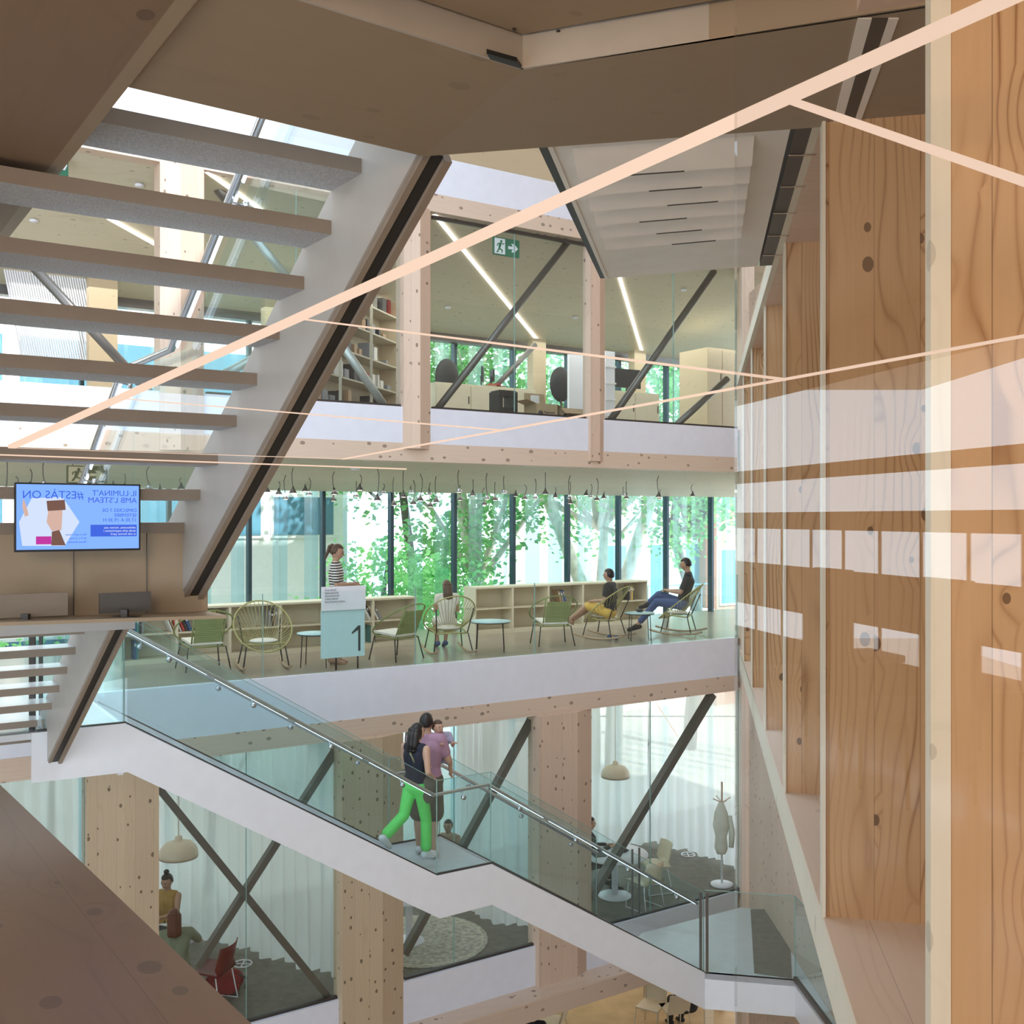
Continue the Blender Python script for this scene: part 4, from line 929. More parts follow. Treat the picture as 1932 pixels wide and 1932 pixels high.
# ================================================================== LEVEL ONE FURNITURE
def hoop_chair(label, loc, rotz, rocker=True, panel=False, sc=1.0):
    t = thing('hoop_chair' if not rocker else 'rocking_chair', label, 'chair', loc, rotz); t.scale = (sc,)*3
    ck = 'cord' if not panel else 'cord_g'
    c = Vector((0, -.05, .60)); up = Vector((0, -.42, .34)) if not panel else Vector((0, -.40, .26))
    def rp_(a, k=1.0): return c + Vector((.40*k*math.cos(a), 0, 0)) + up*(k*math.sin(a))*(.95)
    n = 40
    ring = [rp_(2*PI*i/n) for i in range(n)]
    MB().tube(ring, .011, 8, closed=True).build('frame_hoop', ck, t)
    ce = Vector((0, .0, .36))
    m = MB()
    if panel:
        for i in range(15):
            z = .36+.0264*i; y = -.18-.012*i; m.bar((-.19, y, z), (.19, y, z), .012, .023)
        m.build('back_panel', 'cord_g', t)
        m = MB(); m.tube([(-.21, -.17, .34), (-.22, -.37, .80)], .012, 8); m.build('back_post', ck, t)
        m = MB(); m.tube([(.21, -.17, .34), (.22, -.37, .80)], .012, 8); m.build('back_post', ck, t)
        m = MB(); m.prism([(-.22, -.2, .36), (.22, -.2, .36), (.24, .24, .40), (-.24, .24, .40)], (0, 0, .03)); m.build('seat', 'cream_cloth', t)
    else:
        for i in range(n):
            p = ring[i]; e = ce + Vector((.09*math.cos(2*PI*i/n), .08*math.sin(2*PI*i/n)*-1, .02)); q = p.lerp(e, .6)-Vector((0, 0, .05)); m.tube([p, q, e], .0045, 4, cap=False)
        m.build('woven_cords', ck, t)
        MB().tube([ce+Vector((.09*math.cos(2*PI*i/12), .08*math.sin(2*PI*i/12), .0)) for i in range(12)], .009, 6, closed=True).build('inner_ring', ck, t)
        MB().ball((0, .02, .40), (.20, .19, .035), 16, 8).build('seat_cushion', 'cream_cloth', t)
    fr = MB().tube([(-.27, .20, .37), (.27, .20, .37), (.24, -.20, .33), (-.24, -.20, .33)], .011, 8, closed=True); fr.build('seat_frame', ck, t)
    top = .37
    for sx in (-1, 1):
        for sy in (1, -1):
            MB().tube([(sx*.26, sy*.20, top-(0 if sy > 0 else .04)), (sx*.31, sy*.27, .055 if rocker else 0)], .010, 8).build('leg', 'black', t)
        if not panel: MB().tube([(sx*.25, -.20, .34), (sx*.30, -.36, .72)], .010, 8).build('arm_support', 'black', t)
        if rocker:
            pts = [(sx*.31, y, .022+.55*(max(0, abs(y+.02)-.0)**2)*.55) for y in [(-.48+.08*i) for i in range(13)]]
            MB().tube(pts, .018, 8).build('rocker', 'rocker', t)
    return t
hoop_chair('green-backed hoop armchair by the stair rail, first from the left, its back to the viewer', tuple(fl(383, 1262)), au, False, True)
hoop_chair('woven rocking chair facing the viewer beside the leftmost green-backed armchair', tuple(fl(497, 1262)), -2.75, True)
hoop_chair('green-backed hoop armchair just right of the number sign', tuple(fl(748, 1243)), .95, False, True)
hoop_chair('woven rocking chair holding a long-haired child, seen from behind', tuple(fl(846, 1232)), .35, True)
hoop_chair('green-backed hoop armchair in front of the right low bookcase', tuple(fl(1042, 1216)), .25, False, True)
hoop_chair('woven rocking chair with a reclining reader, left of the small round table', tuple(fl(1140, 1204)), 1.05, True)
hoop_chair('woven rocking chair of the man in black, furthest to the right', tuple(fl(1280, 1196)), 1.25, True)
def low_table(label, px, py, r, h=.48, mat='signc'):
    p = fl(px, py); t = thing('side_table', label, 'table', tuple(p))
    MB().lathe((0, 0, h-.012), [(r, 0), (r, .012)], 28).build('table_top', mat, t)
    MB().tube([(r*.94*math.cos(2*PI*i/24), r*.94*math.sin(2*PI*i/24), h-.02) for i in range(24)], .008, 6, closed=True).build('rim', 'black', t)
    for i in range(4):
        a = PI/4+PI/2*i; MB().tube([(r*.85*math.cos(a), r*.85*math.sin(a), h-.02), (r*.95*math.cos(a), r*.95*math.sin(a), 0)], .008, 6).build('leg', 'black', t)
low_table('small black-legged round table left of the number sign', 596, 1257, .27)
low_table('round glass table right of the rocking child', 925, 1228, .33)
low_table('small round table between the reader and the man in black', 1207, 1208, .26)
m = MB(); q = fl(1207, 1208); m.ball(q+Vector((0, 0, .515)), (.07, .05, .03), 10, 6); tag(m.build('dark_bundle', 'bk_dark'), 'small dark bundle lying on the small round table at right', 'bundle')
for i, (px, py) in enumerate(((1150, 1206), (1163, 1207))):
    q = fl(px, py); m = MB(); m.ball(q+Vector((0, 0, .04)), (.045, .10, .04), 10, 6); tag(m.build('shoe', 'denim_cloth'), 'dark blue shoe lying under the reclining reader', 'shoe', 'pair of shoes on the floor')
# people in the chairs
person('long-haired child sitting in a woven rocking chair with back to the viewer', tuple(fl(843, 1224)), .35, SIT, dict(anL=(-.10, .28, .10), anR=(.06, .30, .10)), scale=.86, skin='skin_d', hair='hair_br', style='long', top=('cream_cloth', .4), bottom=('cream_cloth', .4), shoes='denim_cloth', voxel=.016, hands=False)
person('short-haired reader reclining in a rocking chair with bare legs stretched left', tuple(fl(1150, 1206)), 1.15, SIT, dict(anL=(-.12, .72, .36), anR=(.10, .78, .30), knL=(-.1, .40, .62), knR=(.1, .42, .58), footL=(0, .6, .6), footR=(0, .6, .6)), scale=.95, skin='skin_d', hair='hair_b', style='short', top=('black_cloth', .6), bottom=('yellow_cloth', .45), shoes=None, voxel=.016, hands=True)
person('man in black t-shirt sitting in the rightmost rocking chair with legs stretched left', tuple(fl(1288, 1193)), 1.35, SIT, dict(che=(0, -.10, .90), nec=(0, -.10, 1.06), hea=(0, -.05, 1.21), shL=(-.18, -.1, 1.0), shR=(.18, -.1, 1.0), anL=(-.12, .80, .12), anR=(.14, .62, .50), knL=(-.12, .45, .54), knR=(.02, .42, .66), wrL=(-.06, .26, .74), wrR=(.06, .26, .74), tilt=-.2), scale=1.04, skin='skin_d', hair='hair_b', style='short', top=('black_cloth', .7), bottom=('denim_cloth', .9), shoes='black_cloth', voxel=.016)
# number sign
sg = thing('number_sign', 'standing sign board with white head and pale aqua field carrying a large number 1', 'sign', tuple(Wp(648, 1255, .32)))
def sq(px0, py0, px1, py1, nd, mat, name, th=.02): 
    a, b = UV(s_at(px0, nd), nd), UV(s_at(px1, nd), nd); z1, z0 = Wp((px0+px1)/2, py0, nd).z, Wp((px0+px1)/2, py1, nd).z
    return off(MB().prism([(a.x, a.y, z0), (b.x, b.y, z0), (b.x, b.y, z1), (a.x, a.y, z1)], N*th).build(name, mat, sg))
sq(607, 1106, 690, 1151, .20, 'signw', 'sign_head'); sq(606, 1151, 688, 1240, .22, 'signc', 'sign_field')
P1_ = [Wp(x, y, .215) for x, y in ((680, 1228), (680, 1180), (676, 1180), (664, 1193), (664, 1196.5), (676, 1188), (676, 1228))]
off(MB().prism(P1_, N*.003).build('numeral', 'ink', sg))
for i, tx in enumerate(('\u00c0rea infantil', 'Espai sensorial', 'Novel\u00b7la juvenil', 'C\u00f2mic infantil', 'Fons Francisco Ib\u00e1\u00f1ez')):
    text(tx, .034, 'inkg', Wp(613, 1115+i*5.6, .19), U, Z, sg, 'lettering')
for px in (634, 675):
    a = Wp(px, 1230, .30); off(MB().tube([a, (a.x, a.y, Z1)], .012, 8).build('leg', 'black', sg))

# low bookcases
def bookcase(label, px0, px1, nd, h, n, tint='cream'):
    s0, s1_ = s_at(px0, nd), s_at(px1, nd); L = s1_-s0; p = UV(s0, nd, Z1)
    t = thing('low_bookcase', label, 'bookcase', tuple(p), math.atan2(U.y, U.x))
    MB().box((0, 0, h-.03), (L, .42, h)).build('top', tint, t); MB().box((0, .38, 0), (L, .42, h-.03)).build('back', tint, t); MB().box((0, .01, 0), (L, .40, .07)).build('plinth', tint, t)
    MB().box((0, .01, h*.52), (L, .38, h*.52+.022)).build('shelf', tint, t)
    for i in range(n+1): MB().box((L*i/n-(.02 if i else 0), 0.005, .07), (L*i/n+(.0 if i == n else .02), .38, h-.03)).build('upright', tint, t)
    return t, p, L, h
bc1 = bookcase('long cream low bookcase by the windows on level one, behind the number sign', 228, 786, 2.3, .80, 6)
bc2 = bookcase('long cream low bookcase on level one in the right half, behind the rocking chairs', 897, 1222, 2.9, .86, 5)
bc3 = None
def book(bc, x, z, w_, h_, mat, label, lean=0, d=.2, g='books in the low bookcases'):
    t0_, p, L, H = bc
    m = MB().box((0, 0, 0), (w_, d, h_)); m.m = 1; m.box((w_*.12, -.0008, h_*.70), (w_*.88, 0, h_*.86))
    o = m.build('book', [mat, 'bk_white']); o.location = p + U*x + N*.06 + Z*z
    o.rotation_euler = Matrix.Rotation(0, 3, 'Z').to_euler(); o.rotation_euler = (Matrix.Rotation(math.atan2(U.y, U.x), 3, 'Z') @ Matrix.Rotation(lean, 3, 'Y')).to_euler()
    tag(o, label, 'book', g)
cn = dict(bk_red='red', bk_blue='dark blue', bk_white='white', bk_yel='yellow', bk_teal='teal', bk_dark='black', bk_tan='tan', bk_grey='grey', bk_green='green')
def bookrow(bc, px, nd, zz, mats, lean, where):
    x = s_at(px, nd)-s_at(228 if bc is bc1 else 897, nd)
    for i, mt in enumerate(mats):
        w_ = random.uniform(.022, .04); h_ = random.uniform(.22, .30)
        book(bc, x, zz, w_, h_, mt, '%s book %s' % (cn[mt], where), lean); x += w_+.004+(.012 if lean else 0)
H1 = .80*.52+.024
bookrow(bc1, 255, 2.3, H1, ['bk_blue', 'bk_teal', 'bk_dark', 'bk_grey'], 0, 'upright in the first bay from the left of the left bookcase')
bookrow(bc1, 326, 2.3, H1, ['bk_white', 'bk_tan', 'bk_red', 'bk_white', 'bk_red', 'bk_dark', 'bk_blue'], -.38, 'leaning in the bay above the leftmost armchair')
bookrow(bc1, 406, 2.3, H1, ['bk_blue', 'bk_dark', 'bk_yel', 'bk_tan'], -.35, 'leaning between the two left-hand chairs')
bookrow(bc1, 510, 2.3, H1, ['bk_grey', 'bk_dark', 'bk_tan', 'bk_grey'], 0, 'upright above the left rocking chair')
bookrow(bc1, 255, 2.3, .075, ['bk_blue', 'bk_teal'], 0, 'on the lower shelf at the left end')
bookrow(bc1, 700, 2.3, H1, ['bk_white', 'bk_dark', 'bk_tan', 'bk_white', 'bk_grey'], -.5, 'leaning right of the number sign')
bookrow(bc1, 702, 2.3, .075, ['bk_teal', 'bk_grey', 'bk_dark'], 0, 'on the lower shelf right of the number sign')
bookrow(bc2, 1062, 2.9, .86*.52+.024, ['bk_tan', 'bk_grey', 'bk_blue'], -.3, 'leaning behind the right green-backed armchair')
bookrow(bc2, 1190, 2.9, .86*.52+.024, ['bk_dark', 'bk_tan', 'bk_yel', 'bk_dark'], 0, 'at the right end of the right bookcase')
MT['wh'] = MT['white']

# small cone pendants under the level one ceiling
PEND = [(12, 925), (30, 922), (57, 918), (83, 912), (214, 914), (235, 920), (281, 918), (302, 925), (342, 919), (485, 934), (503, 924), (526, 929), (539, 938), (553, 926), (576, 921), (583, 930),
 (631, 929), (629, 942), (672, 934), (679, 921), (712, 940), (723, 928), (743, 950), (761, 934), (775, 923), (780, 948), (793, 941), (811, 931), (812, 953), (823, 944), (866, 925), (868, 941), (892, 932), (919, 938), (914, 950), (934, 941),
 (951, 927), (973, 934), (990, 939), (1010, 938), (1029, 929), (1048, 936), (1075, 938), (1076, 947), (1106, 931), (1115, 936), (1126, 941), (1139, 938), (1176, 933), (1182, 938), (1243, 935), (1245, 939), (1307, 934)]
pp = None
def ceil1(nd): return .82-(.82-.47)*(nd-.1)/(ND-.1)
for i, (px, py) in enumerate(PEND):
    nd = 0.9 + ((i*7) % 10)*0.27
    p = Wp(px, py-3, nd)
    if p.z > ceil1(nd)-.05: p.z = ceil1(nd)-.06
    ln = ceil1(nd)-p.z
    t = thing('cone_pendant', 'small metal cone lamp on a thin cord under the level one ceiling', 'pendant lamp', tuple(p), 0, 'cone pendant lamps over the reading chairs')
    bx = random.uniform(-.03, .03)
    MB().tube([(0, 0, 0), (bx, 0, ln*.4), (bx*1.2, 0, ln*.75), (0, 0, ln)], .0065, 5).build('cord', 'brace', t)
    m = MB().lathe((0, 0, -.055), [(.060, 0), (.014, .075), (.010, .10)], 14); m.build('shade', 'brace' if i % 3 else 'steel', t)
    MB().lathe((0, 0, -.058), [(.035, 0), (.035, .004)], 12).build('bulb', 'led2', t)
for px, py in ((69, 889), (670, 903)):
    p = Wp(px, py, 1.0); p.z = ceil1(1.0); t = thing('smoke_detector', 'white round smoke detector on the level one ceiling, ' + ('at far left' if px < 100 else 'above the striped woman'), 'smoke detector', tuple(p))
    MB().lathe((0, 0, -.035), [(.05, 0), (.07, .02), (.07, .035)], 16).build('housing', 'white', t)

# exit signs
def exit_sign(label, px0, py0, px1, py1, nd, lit='green_s', fg='signw'):
    a, b = UV(s_at(px0, nd), nd), UV(s_at(px1, nd), nd); z1, z0 = Wp((px0+px1)/2, py0, nd).z, Wp((px0+px1)/2, py1, nd).z
    W_, H_ = (b-a).length, z1-z0; t = thing('exit_sign', label, 'sign', (a.x, a.y, z0), math.atan2(U.y, U.x))
    MB().box((0, 0, 0), (W_, .03, H_)).build('plate', lit, t)
    def pg(pts, mat=fg, y=-.004): MB().prism([(x*W_, y, z*H_) for x, z in pts], (0, .003, 0)).build('pictogram', mat, t)
    pg([(.04, .06), (.44, .06), (.44, .94), (.04, .94)], fg)
    MB().lathe((.28*W_, -.012, .78*H_), [(.001, -.045*H_*2), (.06*H_, -.03*H_), (.08*H_, 0), (.06*H_, .03*H_), (.001, .045*H_*2)], 12).build('pictogram', lit, t)
    for pts in ([(.20, .66), (.27, .72), (.30, .62), (.25, .38), (.18, .40)], [(.19, .40), (.25, .42), (.16, .12), (.10, .12)], [(.22, .42), (.27, .36), (.35, .30), (.33, .12), (.30, .12), (.30, .25), (.20, .34)], [(.27, .70), (.36, .60), (.41, .66), (.40, .70), (.35, .66), (.28, .74)], [(.22, .70), (.13, .62), (.12, .48), (.15, .48), (.16, .58), (.22, .64)]): pg(pts, lit, -.009)
    pg([(.56, .42), (.74, .42), (.68, .26), (.80, .26), (.94, .50), (.80, .74), (.68, .74), (.74, .58), (.56, .58)], fg)
    for x in (.15, .85): MB().tube([(x*W_, .015, H_), (x*W_, .015, H_+(.22 if lit == 'dimg' else .05))], .004, 6).build('hanger', 'dark', t)
    return t
exit_sign('green and white exit sign with running figure and arrow hanging at the level two glass', 931, 450, 980, 483, 0.12)
MT['dimg'] = plain('unlit olive sign', (0.10, 0.11, 0.05), .5); MT['dimf'] = plain('dim cream pictogram', (.45, .42, .27), .5)
exit_sign('dim olive exit sign above the mirrored blue screen, behind the open treads', 126, 879, 203, 912, 0.4, 'dimg', 'dimf')
exit_sign('green exit sign at the upper left edge, mostly hidden behind the timber edge', 96, 290, 129, 330, 0.3)

# ================================================================== LEVEL TWO
def boxat(name, label, cat, px0, px1, nd, z0, h, depth, mat, doors=0):
    s0, s1_ = s_at(px0, nd), s_at(px1, nd); L = s1_-s0
    t = thing(name, label, cat, tuple(UV(s0, nd, z0)), math.atan2(U.y, U.x))
    MB().box((0, 0, 0), (L, depth, h)).build('body', mat, t)
    for i in range(doors):
        MB().box((L*i/doors+.008, -.018, .06), (L*(i+1)/doors-.008, -.001, h-.03)).build('door', mat, t)
        MB().box((L*(i+1)/doors-.05, -.024, h*.55), (L*(i+1)/doors-.03, -.018, h*.72)).build('handle', 'dark', t)
    return t, L
boxat('low_cabinet', 'long cream low cabinet on level two under the exit sign, left of the black crate', 'cabinet', 822, 1010, 2.3, Z2, .76, .45, 'cream', 3)
boxat('low_cabinet', 'cream low cabinet on level two at right, behind the steel brace', 'cabinet', 1150, 1243, 2.1, Z2, .84, .5, 'cream', 2)
boxat('tall_cabinet', 'tall plywood cabinet at the right end of level two', 'cabinet', 1335, 1388, 1.6, Z2, 1.75, .8, 'ply', 2)
boxat('white_partition', 'tall white display panel on level two beside the cardboard boxes', 'panel', 1074, 1112, 2.2, Z2, 1.45, .06, 'signw')
t, L_ = boxat('white_shelving', 'narrow white shelving on level two, just right of the slim column', 'shelf', 1142, 1160, 1.8, Z2, 1.5, .3, 'signw')
for i in range(4): MB().box((-.02, -.02, .3+.3*i), (L_+.02, .0, .33+.3*i)).build('shelf', 'paper', t)
# black step crate
p = UV(s_at(942, .45), .45, Z2); t = thing('black_stool_crate', 'black plastic step stool with a square hand hole, at the level two glass', 'step stool', tuple(p), math.atan2(U.y, U.x))
m = MB()
for lo, hi in (((0, 0, 0), (.07, .3, .42)), ((.27, 0, 0), (.34, .3, .42)), ((.07, 0, .36), (.27, .3, .42)), ((.07, 0, 0), (.27, .3, .17))): m.box(lo, hi)
m.build('body', 'black', t); MB().box((.02, .02, .42), (.32, .28, .44)).build('top', 'black', t)
def carton(px0, px1, h, label, flaps, nd=.45):
    s0, s1_ = s_at(px0, nd), s_at(px1, nd); L = s1_-s0
    t = thing('cardboard_box', label, 'box', tuple(UV(s0, nd, Z2)), math.atan2(U.y, U.x))
    m = MB(); e = .006; D_ = .34
    for lo, hi in (((0, 0, 0), (L, e, h)), ((0, D_-e, 0), (L, D_, h)), ((0, 0, 0), (e, D_, h)), ((L-e, 0, 0), (L, D_, h)), ((0, 0, 0), (L, D_, e))): m.box(lo, hi)
    m.build('body', 'card', t)
    if flaps == 'up': MB().prism([(0, D_, h), (L, D_, h), (L*.98, D_+.02, h+.20), (.02, D_+.02, h+.20)], (0, e, 0)).build('flap', 'card', t); MB().prism([(.3*L, D_-.004, h+.04), (.7*L, D_-.004, h+.04), (.7*L, D_, h+.17), (.3*L, D_, h+.17)], (0, .003, 0)).build('label_sheet', 'paper', t)
    MB().prism([(0, 0, h), (0, D_, h), (-.16, D_, h+.05), (-.16, 0, h+.05)], (0, 0, e)).build('flap', 'card', t)
    MB().prism([(L, 0, h), (L, D_, h), (L+.14, D_, h-.06), (L+.14, 0, h-.06)], (0, 0, e)).build('flap', 'card', t)
    if flaps != 'up': MB().prism([(0, 0, h), (L, 0, h), (L, -.12, h-.09), (0, -.12, h-.09)], (0, 0, e)).build('flap', 'card', t)
    o = UV(s0, nd-.004, Z2)
    mk = MB().lathe((0, 0, 0), [(.045, 0), (.045, .003)], 20); k = mk.build('emblem', 'ink', t); k.location = (.09, -.001, h*.42); k.rotation_euler = (PI/2, 0, 0)
    text('Diputaci\u00f3', .055, 'ink', o+U*.15+Z*(h*.42+.005), U, Z, None, 'lettering'); text('Barcelona', .055, 'ink', o+U*.15+Z*(h*.42-.05), U, Z, None, 'lettering')
    for x in list(bpy.data.objects)[::]:
        if x.name.startswith('lettering') and x.parent is None: x.parent = t; x.matrix_parent_inverse = (Matrix.Translation(UV(s0, nd, Z2)) @ Matrix.Rotation(math.atan2(U.y, U.x), 4, 'Z')).inverted()
carton(1011, 1052, .27, 'open cardboard box with its tall back flap up, emblem on the front', 'up')
carton(1058, 1098, .22, 'lower open cardboard box with drooping flaps, right of the taller one', 'down')
def officechair(px, nd, label, z=Z2):
    p = UV(s_at(px, nd), nd, z); t = thing('office_chair', label, 'chair', tuple(p), .4)
    MB().ball((0, .05, 1.0), (.23, .05, .34), 14, 10).build('backrest', 'black', t); MB().ball((0, -.2, .48), (.25, .25, .06), 14, 8).build('seat', 'black', t)
    MB().tube([(0, -.15, .45), (0, -.15, .08)], .03, 8).build('column', 'dark', t); MB().tube([(0, .08, .85), (0, 0, .5), (0, -.12, .44)], .02, 8).build('spine', 'dark', t)
    for i in range(5): a = 2*PI*i/5; MB().tube([(0, -.15, .09), (.3*math.cos(a), -.15+.3*math.sin(a), .03)], .018, 6).build('foot', 'dark', t)
officechair(1060, 2.9, 'black office chair with a tall rounded back, behind the boxes'); officechair(845, 3.2, 'black office chair by the window at the left end of the cabinet')
def deskscreen(px, nd, z, w_, h_, label, rz=.5):
    p = UV(s_at(px, nd), nd, z); t = thing('computer_monitor', label, 'monitor', tuple(p), rz)
    MB().box((-w_/2, 0, .10), (w_/2, .03, .10+h_)).build('screen', 'black', t); MB().box((-.02, .03, 0), (.02, .05, .2)).build('stand', 'dark', t); MB().box((-.1, -.03, 0), (.1, .12, .01)).build('foot', 'dark', t)
deskscreen(912, 2.5, Z2+.76, .22, .26, 'small black monitor on the long cream cabinet, turned aside', 1.5)
deskscreen(930, 2.5, Z2+.76, .20, .22, 'second small black monitor on the long cream cabinet', 1.9)
deskscreen(1185, 2.3, Z2+.84, .62, .36, 'wide black monitor on the right cabinet of level two', .55)
for k, (px, mt, z) in enumerate(((925, 'bk_tan', 0), (933, 'bk_red', .03), (941, 'bk_tan', 0), (1232, 'bk_green', 0), (1222, 'bk_red', 0))):
    p = UV(s_at(px, 2.35), 2.35, Z2+(.76 if px < 1000 else .84)+z); o = MB().box((-.11, 0, 0), (.11, .16, .03)).build('paper_pile', mt); o.location = p
    tag(o, ['tan folder on the long cream cabinet, left one', 'red folder lying across the tan folders', 'tan folder on the long cream cabinet, right one', 'green tray on the right cabinet', 'red folder on the right cabinet'][k], 'folder')
# steel shelving with media at the left of level two
sh = thing('steel_shelving', 'open grey shelving full of small things on level two, left of the pale column', 'shelf', tuple(UV(s_at(590, .5), .5, Z2)))
pA, pB = UV(s_at(575, .5), .5), UV(s_at(752, 2.6), 2.6); dS = (pB-pA).normalized(); LS = (pB-pA).length; nS = Vector((-dS.y, dS.x, 0))
MT['shelfm'] = plain('warm grey shelf', (.48, .43, .33), .5)
for i in range(5):
    z = Z2+.12+i*.42
    off(MB().prism([pA+Z*z, pB+Z*z, pB+nS*.35+Z*z, pA+nS*.35+Z*z], (0, 0, .025)).build('shelf', 'shelfm', sh))
for i in range(4):
    q = pA.lerp(pB, i/3); off(MB().bar(q+Z*Z2, q+Z*(Z2+2.0), .04, .04).build('upright', 'shelfm', sh))
off(MB().prism([pA+nS*.35+Z*Z2, pB+nS*.35+Z*Z2, pB+nS*.35+Z*(Z2+2), pA+nS*.35+Z*(Z2+2)], nS*.02).build('back', 'cream', sh))
off(MB().prism([pB+Z*Z2, pB+nS*.4+Z*Z2, pB+nS*.4+Z*(Z2+2.1), pB+Z*(Z2+2.1)], dS*.04).build('end_panel', 'ply', sh))
rnd = random.Random(3); pos = ['lowest', 'second', 'third', 'fourth', 'top']
mm = ['bk_dark', 'bk_grey', 'bk_white', 'bk_tan', 'bk_dark', 'bk_red', 'bk_grey']
for i in range(5):
    x = .3
    while x < LS-.25:
        if rnd.random() < .62:
            w_ = rnd.uniform(.04, .16); h_ = rnd.uniform(.07, .28); mt = rnd.choice(mm)
            o = MB().box((0, 0, 0), (w_, .2, h_)).build('media_case', mt); o.location = pA+dS*x+nS*.06+Z*(Z2+.145+i*.42); o.rotation_euler = (0, 0, math.atan2(dS.y, dS.x))
            tag(o, '%s case or book on the %s board of the grey shelving on level two' % (cn[mt], pos[i]), 'media case', 'cases on the grey shelving'); x += w_
        x += rnd.uniform(.02, .14)
# expanded mesh lath screens at the far left windows
for (px0, px1, y0_, y1_, lab) in ((8, 165, 505, 680, 'slanting white lath screen before the window at far left of level two'), (716, 765, 560, 660, 'white lath screen behind the shelving, left of the pale column')):
    t = thing('lath_screen', lab, 'screen', tuple(Wp(px0, y1_, 3.4)))
    m = MB(); nlat = 34 if px0 < 100 else 16
    for i in range(nlat):
        a = px0+(px1-px0)*i/nlat; p_, q_ = Wp(a, y0_, 3.3), Wp(a+(px1-px0)*.22, y1_, 3.3); m.bar(p_, q_, .022, .02)
    off(m.build('laths', 'signw', t)); off(MB().bar(Wp(px0, y0_-3, 3.3), Wp(px1+20, y0_+14, 3.3), .05, .05).build('top_rail', 'ply', t))
struct(MB().prism([UV(s_at(168, 3.0), 3.0, Z2), UV(s_at(222, 3.0), 3.0, Z2), UV(s_at(222, 3.0), 3.2, Z2), UV(s_at(168, 3.0), 3.2, Z2)], (0, 0, 2.0)), 'timber_column', 'ply')
struct(MB().prism([UV(s_at(500, 3.0), 3.0, Z2), UV(s_at(520, 3.0), 3.0, Z2), UV(s_at(520, 3.0), 3.2, Z2), UV(s_at(500, 3.0), 3.2, Z2)], (0, 0, 2.1)), 'timber_column', 'ply')
for px, py in ((263, 350), (64, 417), (1085, 600), (845, 580), (1290, 548)):
    best = min((abs(HOR-cl(px, i*.02).z/cl(px, i*.02).y*F-py), i*.02) for i in range(10, 195))[1]; p = cl(px, best)
    t = thing('ceiling_spotlight', 'tiny round spotlight in the level two timber ceiling', 'spotlight', (p.x, p.y, p.z-.0), 0, 'spotlights in the level two ceiling'); MB().lathe((0, 0, -.015), [(.05, 0), (.06, .03)], 16).build('housing', 'signw', t)

# ================================================================== LOWER READING ROOMS
def f0(px, py): return onz(px, py, Z0)
def curtain(label, pts, ztop, zbot, amp=.055, lam=.23):
    """sheer curtain with deep pleats hanging along a curving track"""
    P = [Vector((p.x, p.y, 0)) for p in pts]; L = sum((P[i+1]-P[i]).length for i in range(len(P)-1)); n = int(L/.025)
    def along(d):
        for i in range(len(P)-1):
            l = (P[i+1]-P[i]).length
            if d <= l or i == len(P)-2: return P[i]+(P[i+1]-P[i])*(d/l), (P[i+1]-P[i]).normalized()
            d -= l
    m = MB(); m.smooth = True; vs = []; rows = 6
    for r in range(rows+1):
        z = ztop+(zbot-ztop)*r/rows
        for i in range(n+1):
            p, dd = along(L*i/n); nn = Vector((-dd.y, dd.x, 0)); ph = L*i/n/lam*2*PI
            o = amp*(math.sin(ph+.5*math.sin(r*.9+i*.11))+.4*math.sin(ph*.37+r*.5))*(.6+.4*r/rows)
            vs.append(p+nn*o+Z*(z+(.03*math.sin(i*.21) if r == rows else 0)))
    fs = [(r*(n+1)+i, r*(n+1)+i+1, (r+1)*(n+1)+i+1, (r+1)*(n+1)+i) for r in range(rows) for i in range(n)]
    m.add(vs, fs); t = thing('curtain', label, 'curtain', (P[0].x, P[0].y, ztop)); off(m.build('sheer_fabric', 'curtain', t))
    off(MB().tube([p+Z*(ztop+.02) for p in P], .015, 6).build('curtain_track', 'white', t))
zc = -3.14
curtain('sheer white curtain in the lower left room, left of the broad column', [f0(-120, 1800), f0(60, 1770), f0(200, 1760)], zc, Z0+.04)
curtain('long sheer white curtain behind the crossing braces in the lower left room', [UV(s_at(300, 3.5), 3.5), f0(417, 1786)+N*.1, f0(520, 1815), f0(645, 1850)], zc, Z0+.04)
curtain('sheer white curtain behind the couple in the middle lower room', [UV(s_at(862, 3.6), 3.6), f0(905, 1738), f0(1008, 1758), UV(s_at(1020, .9), .9)], zc, Z0+.04)
curtain('sheer white curtain wrapping the right lower room with the coat stand', [UV(s_at(1085, 3.4), 3.4), f0(1225, 1593), f0(1330, 1618), f0(1415, 1650)], zc, Z0+.04)
def dome(label, px, ytop, ybot, w_px, nd):
    p = Wp(px, ybot, nd); r = w_px/2/F*p.y; h = (ybot-ytop)/F*p.y
    t = thing('dome_pendant', label, 'pendant lamp', tuple(p))
    MB().lathe((0, 0, 0), [(r*.97, .01), (r, 0), (r*1.0, h*.16), (r*.93, h*.42), (r*.70, h*.66), (r*.35, h*.76), (r*.20, h*.80), (r*.18, h*.98), (r*.1, h)], 32).build('shade', 'cream_l', t)
    MB().ball((0, 0, h*.25), .04, 10, 8).build('bulb', 'led2', t)
    MB().tube([(0, 0, h), (0, 0, -3.1-p.z)], .006, 6).build('cord', 'cream_l', t)
dome('cream enamel dome lamp over the two women in the lower left room', 337, 1577, 1617, 72, 1.7)
dome('cream enamel dome lamp over the round table in the lower right room', 1161, 1436, 1466, 54, 2.3)
